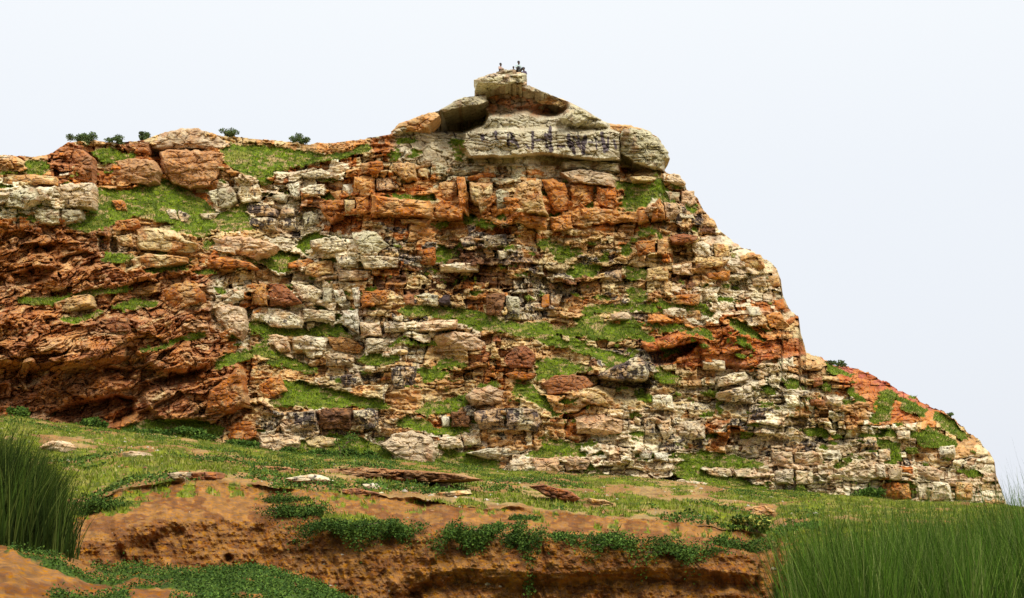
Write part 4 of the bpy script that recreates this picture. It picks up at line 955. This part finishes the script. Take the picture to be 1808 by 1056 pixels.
# leaning sapling
G3 = 'shrubs on the skyline of the ridge'
for lab, x_, y_, wpx, hpx_ in (
    ('largest shrub on the left skyline, feathery and upright', 146, 262, 20, 17), ('low shrub on the skyline right of the feathery one', 203, 254, 14, 6),
    ('dark spiky shrub left of the skyline slab', 256, 252, 12, 11), ('shrub at the right end of the skyline slab', 406, 243, 18, 8), ('isolated round shrub on the skyline left of the summit', 533, 254, 16, 9)):
    D_ = float(depth_at(x_, y_+3)[0])+.3; b_ = at(x_, y_, D_); leafy('shrub', 'shrub', lab, b_, wpx*D_/FP*.95, .8, hpx_*D_/FP*.95, int(900+wpx*hpx_*6), .11, LC2*1.15, G3, 9)
for lab, x_, y_, wpx, hpx_ in (('small plants on the right crest where the red slope starts', 1468, 645, 22, 6), ('second little row of plants on the right red crest', 1487, 648, 12, 7),
    ('single twiggy plant on the lower right skyline', 1677, 736, 4, 6)):
    D_ = float(depth_at(x_, y_+2)[0])+.2; b_ = at(x_, y_, D_); leafy('shrub', 'shrub', lab, b_, wpx*D_/FP*.8, .5, hpx_*D_/FP*.6, 350, .12, LC2, 'plants on the right crest', 5)
root = bpy.data.objects.new('sapling', None); link(root); pb = at(590, 820, 83.3); root.location = tuple(pb); tag(root, 'thin leaning sapling with few leaves in front of the pale rocks at the foot', 'sapling')
b = bmesh.new(); segs = [((0, 0, 0), (.55, 0, 1.0)), ((.55, 0, 1.0), (.95, 0, 1.75)), ((.4, 0, .75), (.2, .1, 1.4)), ((.75, 0, 1.35), (1.3, 0, 1.7)), ((.2, 0, .4), (.75, 0, .6))]
for p, q_ in segs:
    p, q_ = Vector(p), Vector(q_); m_ = bmesh.ops.create_cone(b, cap_ends=False, segments=6, radius1=.045, radius2=.02, depth=(q_-p).length); rot = (q_-p).to_track_quat('Z', 'Y')
    for v_ in m_['verts']: v_.co = rot @ v_.co+(p+q_)/2
me = bpy.data.meshes.new('trunk'); b.to_mesh(me); b.free(); me.materials.append(M_BARK); link(bpy.data.objects.new('trunk', me), root)
tp = np.array([s_[1] for s_ in segs]); kk = rng.integers(0, 5, 420); Pn = tp[kk]+rng.normal(0, .16, (420, 3))
V_, F_, c_ = leaves(Pn, .13, rng, LC1); mesh_np('crown', V_, F_, M_LEAF, c_, parent=root)
# ---------------- tall grass ----------------
def tall(name, label, roots, hts, rng, wid=.010, lean=(0, 0), cols_=None):
    n = len(roots); S = 6; tt_ = np.linspace(0, 1, S)
    az = rng.random(n)*math.tau; bend = (.06+.30*rng.random(n)**1.6)*hts
    dirv = np.stack([np.cos(az)+lean[0], np.sin(az)*.6+lean[1]], -1)
    cx_ = roots[:, None, 0]+dirv[:, None, 0]*bend[:, None]*(tt_[None]**1.9); cy_ = roots[:, None, 1]+dirv[:, None, 1]*bend[:, None]*(tt_[None]**1.9)
    drop = (rng.random(n)**2*.22*hts)[:, None]*np.maximum(0, tt_[None]-.45)**2*2
    cz_ = roots[:, None, 2]+hts[:, None]*tt_[None]-drop
    ww = wid*(.6+.8*rng.random(n))[:, None]*(1-tt_[None]**1.5*.92); a2_ = rng.random(n)*math.pi
    ox = np.cos(a2_)[:, None]*ww; oy = np.sin(a2_)[:, None]*ww
    A = np.stack([cx_-ox, cy_-oy, cz_], -1); B = np.stack([cx_+ox, cy_+oy, cz_], -1)
    V_ = np.stack([A, B], 2).reshape(-1, 3)
    k_ = (np.arange(n)[:, None]*S+np.arange(S-1)[None])*2
    F_ = np.stack([k_, k_+1, k_+3, k_+2], -1).reshape(-1, 4)
    c_ = cols_[rng.integers(0, len(cols_), n)]*((.65+.7*rng.random(n))*(.45+1.05*vn(roots[:, 0]/.45, roots[:, 1]/.45, 9)))[:, None]
    o_ = mesh_np(name, V_, F_, M_LEAF, np.repeat(c_, S*2, 0)); tag(o_, label, 'tall grass', kind='stuff'); return o_
KG = np.array([(.055, .095, .010), (.075, .12, .012), (.10, .155, .015), (.035, .062, .008), (.15, .185, .03), (.21, .21, .06), (.07, .12, .012)])
KD = np.array([(.030, .055, .008), (.042, .072, .010), (.062, .10, .012), (.02, .036, .006), (.10, .13, .025)])
def clumped(n, nclump, xr, yr, sig):
    cc = np.stack([xr[0]+(xr[1]-xr[0])*rng.random(nclump), yr[0]+(yr[1]-yr[0])*rng.random(nclump)], -1); k_ = rng.integers(0, nclump, n)
    return cc[k_]+rng.normal(0, sig, (n, 2)), k_
# right stand
n = 33000; xy, kc = clumped(n, 170, (3.0, 8.6), (12.5, 19), .19)
pxr = 904+xy[:, 0]/xy[:, 1]*FP; ok = (pxr > 1375+45*rng.random(n)) & (pxr < 2150); xy, kc = xy[ok], kc[ok]; pxr = pxr[ok]
topy = np.interp(pxr, [1340, 1400, 1480, 1560, 1700, 1790, 1900], [940, 895, 885, 900, 900, 875, 860])+rng.normal(0, 20, len(xy))+(_h(kc, kc*0, 5)-.5)*85
ht = CZ+(HORIZON-topy)/FP*xy[:, 1]-GZ; stray = rng.random(len(xy)) < .05; ht = ht+stray*rng.random(len(xy))*.45
tall('tall_grass', 'dense stand of tall fine green grass in the right foreground', np.concatenate([xy, np.full((len(xy), 1), GZ)], 1), ht*(.5+.5*rng.random(len(xy))**.5), rng, .0075, (.0, 0), KG*np.array((.82, 1.0, 1.0)))
# left stand, on the rise of the mound
n = 22000; xy, kc = clumped(n, 75, (-10.4, -6.9), (20.3, 24.5), .26)
pxr = 904+xy[:, 0]/xy[:, 1]*FP; ok = (pxr < 70+85*rng.random(n)**1.5); xy, kc = xy[ok], kc[ok]; pxr = pxr[ok]
zr = CZ+(HORIZON-np.interp(pxr, mcx, mc))/FP*21.5-.15-np.abs(xy[:, 1]-21.5)*.08
topy = np.interp(pxr, [-200, 0, 24, 70, 100, 130, 160], [750, 765, 775, 795, 815, 845, 880])+rng.normal(0, 13, len(xy))+(_h(kc, kc*0, 6)-.5)*45
ht = CZ+(HORIZON-topy)/FP*xy[:, 1]-zr
tall('tall_grass', 'dark dense clump of tall fine grass at the left edge of the picture', np.concatenate([xy, zr[:, None]], 1), ht*(.2+.8*rng.random(len(xy))**.6), rng, .012, (.3, 0), KD*.8)
# low leaves at the corner of the bank
P = np.stack([np.interp(rng.random(5000), [0, 1], [3.1, 5.2]), 13.5+4*rng.random(5000), GZ+.1+rng.random(5000)**1.5*.9], -1)
pxr = 904+P[:, 0]/P[:, 1]*FP; P = P[pxr > 1350+60*np.clip((P[:, 2]-GZ), 0, 1)]
V_, F_, c_ = leaves(P, .07, rng, LC1*1.1); o = mesh_np('ground_cover', V_, F_, M_LEAF, c_); tag(o, 'leafy weeds at the base of the tall grass beside the bank end', 'ground cover', kind='stuff')
# ---------------- people on the summit ----------------
M_SKIN = mat_flat('dark_skin', (.085, .045, .03), .6); M_HAIR = mat_flat('black_hair', (.012, .010, .012), .5)
def cloth(n_, c): return mat_flat(n_, c, .85)
def skin_mesh(name, J, E, mat, parent, lvl=1):
    "J: name -> (x,y,z,r)"
    ks = list(J); me = bpy.data.meshes.new(name); me.from_pydata([J[k][:3] for k in ks], [(ks.index(a), ks.index(b_)) for a, b_ in E], [])
    o_ = bpy.data.objects.new(name, me); link(o_, parent)
    md = o_.modifiers.new('skin', 'SKIN'); sv = me.skin_vertices[0].data
    for i_, k_ in enumerate(ks):
        r_ = J[k_][3]; sv[i_].radius = (r_, r_) if not isinstance(r_, tuple) else r_
    sv[0].use_root = True
    sb = o_.modifiers.new('sub', 'SUBSURF'); sb.levels = lvl; sb.render_levels = lvl
    md.use_smooth_shade = True
    me.materials.append(mat); return o_
def person(loc, rz, label, shirt, trousers, lean=0.0, scale=1.0, arm_out=False):
    root = bpy.data.objects.new('person', None); link(root); root.location = tuple(loc); root.rotation_euler = (0, 0, rz); root.scale = (scale,)*3; tag(root, label, 'person', 'people sitting on the summit')
    L_ = lean
    J = {'pel': (0, 0, .10, .12), 'wst': (L_*.15, 0, .28, .115), 'cst': (L_*.35, -.02, .46, .135), 'nkb': (L_*.45, -.03, .58, .065), 'nk': (L_*.47, -.04, .64, .05), 'hd0': (L_*.48, -.05, .70, .075), 'hd1': (L_*.5, -.055, .77, .088), 'hd2': (L_*.5, -.045, .84, .065)}
    E = [('pel', 'wst'), ('wst', 'cst'), ('cst', 'nkb'), ('nkb', 'nk'), ('nk', 'hd0'), ('hd0', 'hd1'), ('hd1', 'hd2')]
    for s_, t_ in ((-1, 'l'), (1, 'r')):
        hx = s_*(.30 if not arm_out else .34)
        J.update({'sh'+t_: (L_*.4+s_*.17, -.02, .53, .055), 'el'+t_: (L_*.3+s_*.25, -.10, .30, .04), 'wr'+t_: (L_*.2+s_*.20, -.32, .30, .026), 'pa'+t_: (s_*.18, -.39, .30, .030),
                  'hp'+t_: (s_*.10, -.02, .08, .085), 'kn'+t_: (s_*.20, -.42, .34, .062), 'an'+t_: (s_*.15, -.55, .00, .040), 'ft'+t_: (s_*.17, -.70, -.03, .034)})
        E += [('cst', 'sh'+t_), ('sh'+t_, 'el'+t_), ('el'+t_, 'wr'+t_), ('wr'+t_, 'pa'+t_), ('pel', 'hp'+t_), ('hp'+t_, 'kn'+t_), ('kn'+t_, 'an'+t_), ('an'+t_, 'ft'+t_)]
        px0, py0, pz0, _ = J['pa'+t_]
        for f_ in range(4):
            n0 = f'f{f_}a'+t_; n1_ = f'f{f_}b'+t_; xo = (f_-1.5)*.02; ln_ = (.055, .065, .06, .048)[f_]
            J[n0] = (px0+xo, py0-.05, pz0+.005, .010); J[n1_] = (px0+xo*1.1, py0-.05-ln_*.8, pz0-ln_*.5, .008); E += [('pa'+t_, n0), (n0, n1_)]
        J['th'+t_] = (px0-s_*.045, py0-.03, pz0-.005, .010); E.append(('pa'+t_, 'th'+t_))
    skin_mesh('body', J, E, M_SKIN, root, 2)
    g_ = lambda k, m_: J[k][:3]+(m_,)
    JS = {'pel': g_('pel', .135), 'wst': g_('wst', .13), 'cst': g_('cst', .152), 'nkb': g_('nkb', .085)}; ES = [('pel', 'wst'), ('wst', 'cst'), ('cst', 'nkb')]
    for t_ in 'lr':
        JS['sh'+t_] = g_('sh'+t_, .072); e_ = J['el'+t_]; JS['el'+t_] = e_[:3]+(.058,); ES += [('cst', 'sh'+t_), ('sh'+t_, 'el'+t_)]
    skin_mesh('shirt', JS, ES, shirt, root, 2)
    JT = {'pel': g_('pel', .14)}; ET = []
    for t_ in 'lr':
        JT['hp'+t_] = g_('hp'+t_, .10); JT['kn'+t_] = g_('kn'+t_, .078); JT['an'+t_] = g_('an'+t_, .056); ET += [('pel', 'hp'+t_), ('hp'+t_, 'kn'+t_), ('kn'+t_, 'an'+t_)]
    skin_mesh('trousers', JT, ET, trousers, root, 2)
    def ball(nm, c, r3, mat, mx_=None):
        b_ = bmesh.new(); bmesh.ops.create_uvsphere(b_, u_segments=16, v_segments=10, radius=1)
        for v_ in b_.verts: v_.co = Vector((v_.co.x*r3[0]+c[0], v_.co.y*r3[1]+c[1], v_.co.z*r3[2]+c[2]))
        m__ = bpy.data.meshes.new(nm); b_.to_mesh(m__); b_.free(); m__.materials.append(mat); return link(bpy.data.objects.new(nm, m__), root)
    hx, hy, hz = L_*.5, -.05, .79
    ball('hair', (hx, hy+.03, hz+.045), (.095, .10, .095), M_HAIR)
    ball('nose', (hx, hy-.10, hz-.03), (.014, .022, .02), M_SKIN)
    for s_ in (-1, 1):
        ball('ear', (hx+s_*.09, hy, hz-.02), (.012, .022, .03), M_SKIN); ball('eye', (hx+s_*.032, hy-.083, hz), (.012, .008, .008), M_HAIR)
    return root
C_PINK = cloth('pink_cloth', (.50, .33, .26)); C_PALE = cloth('pale_blue_cloth', (.42, .52, .50)); C_DARK = cloth('dark_cloth', (.035, .035, .045)); C_PURP = cloth('purple_cloth', (.075, .05, .09)); C_TAN = cloth('tan_cloth', (.35, .27, .18))
def seat(px, py, dd): return at(px, py, dS+dd)
person(seat(884, 131, -.6), .9, 'person in a pink shirt sitting at the left end of the summit slab', C_PINK, C_TAN, -.1, 1.0)
person(seat(906.5, 132.5, .9), .1, 'person mostly hidden behind the mottled rock, only head and shoulders showing', C_DARK, C_DARK, 0, .8)
person(seat(914.5, 129, 0.4), .55, 'tallest seated person on the summit, in a pale blue shirt with dark trousers', C_PALE, C_DARK, .08, 1.12)
person(seat(924.5, 140, -.3), -.35, 'person in dark purple clothes sitting lowest at the right end of the summit', C_PURP, C_PURP, .05, 1.08)
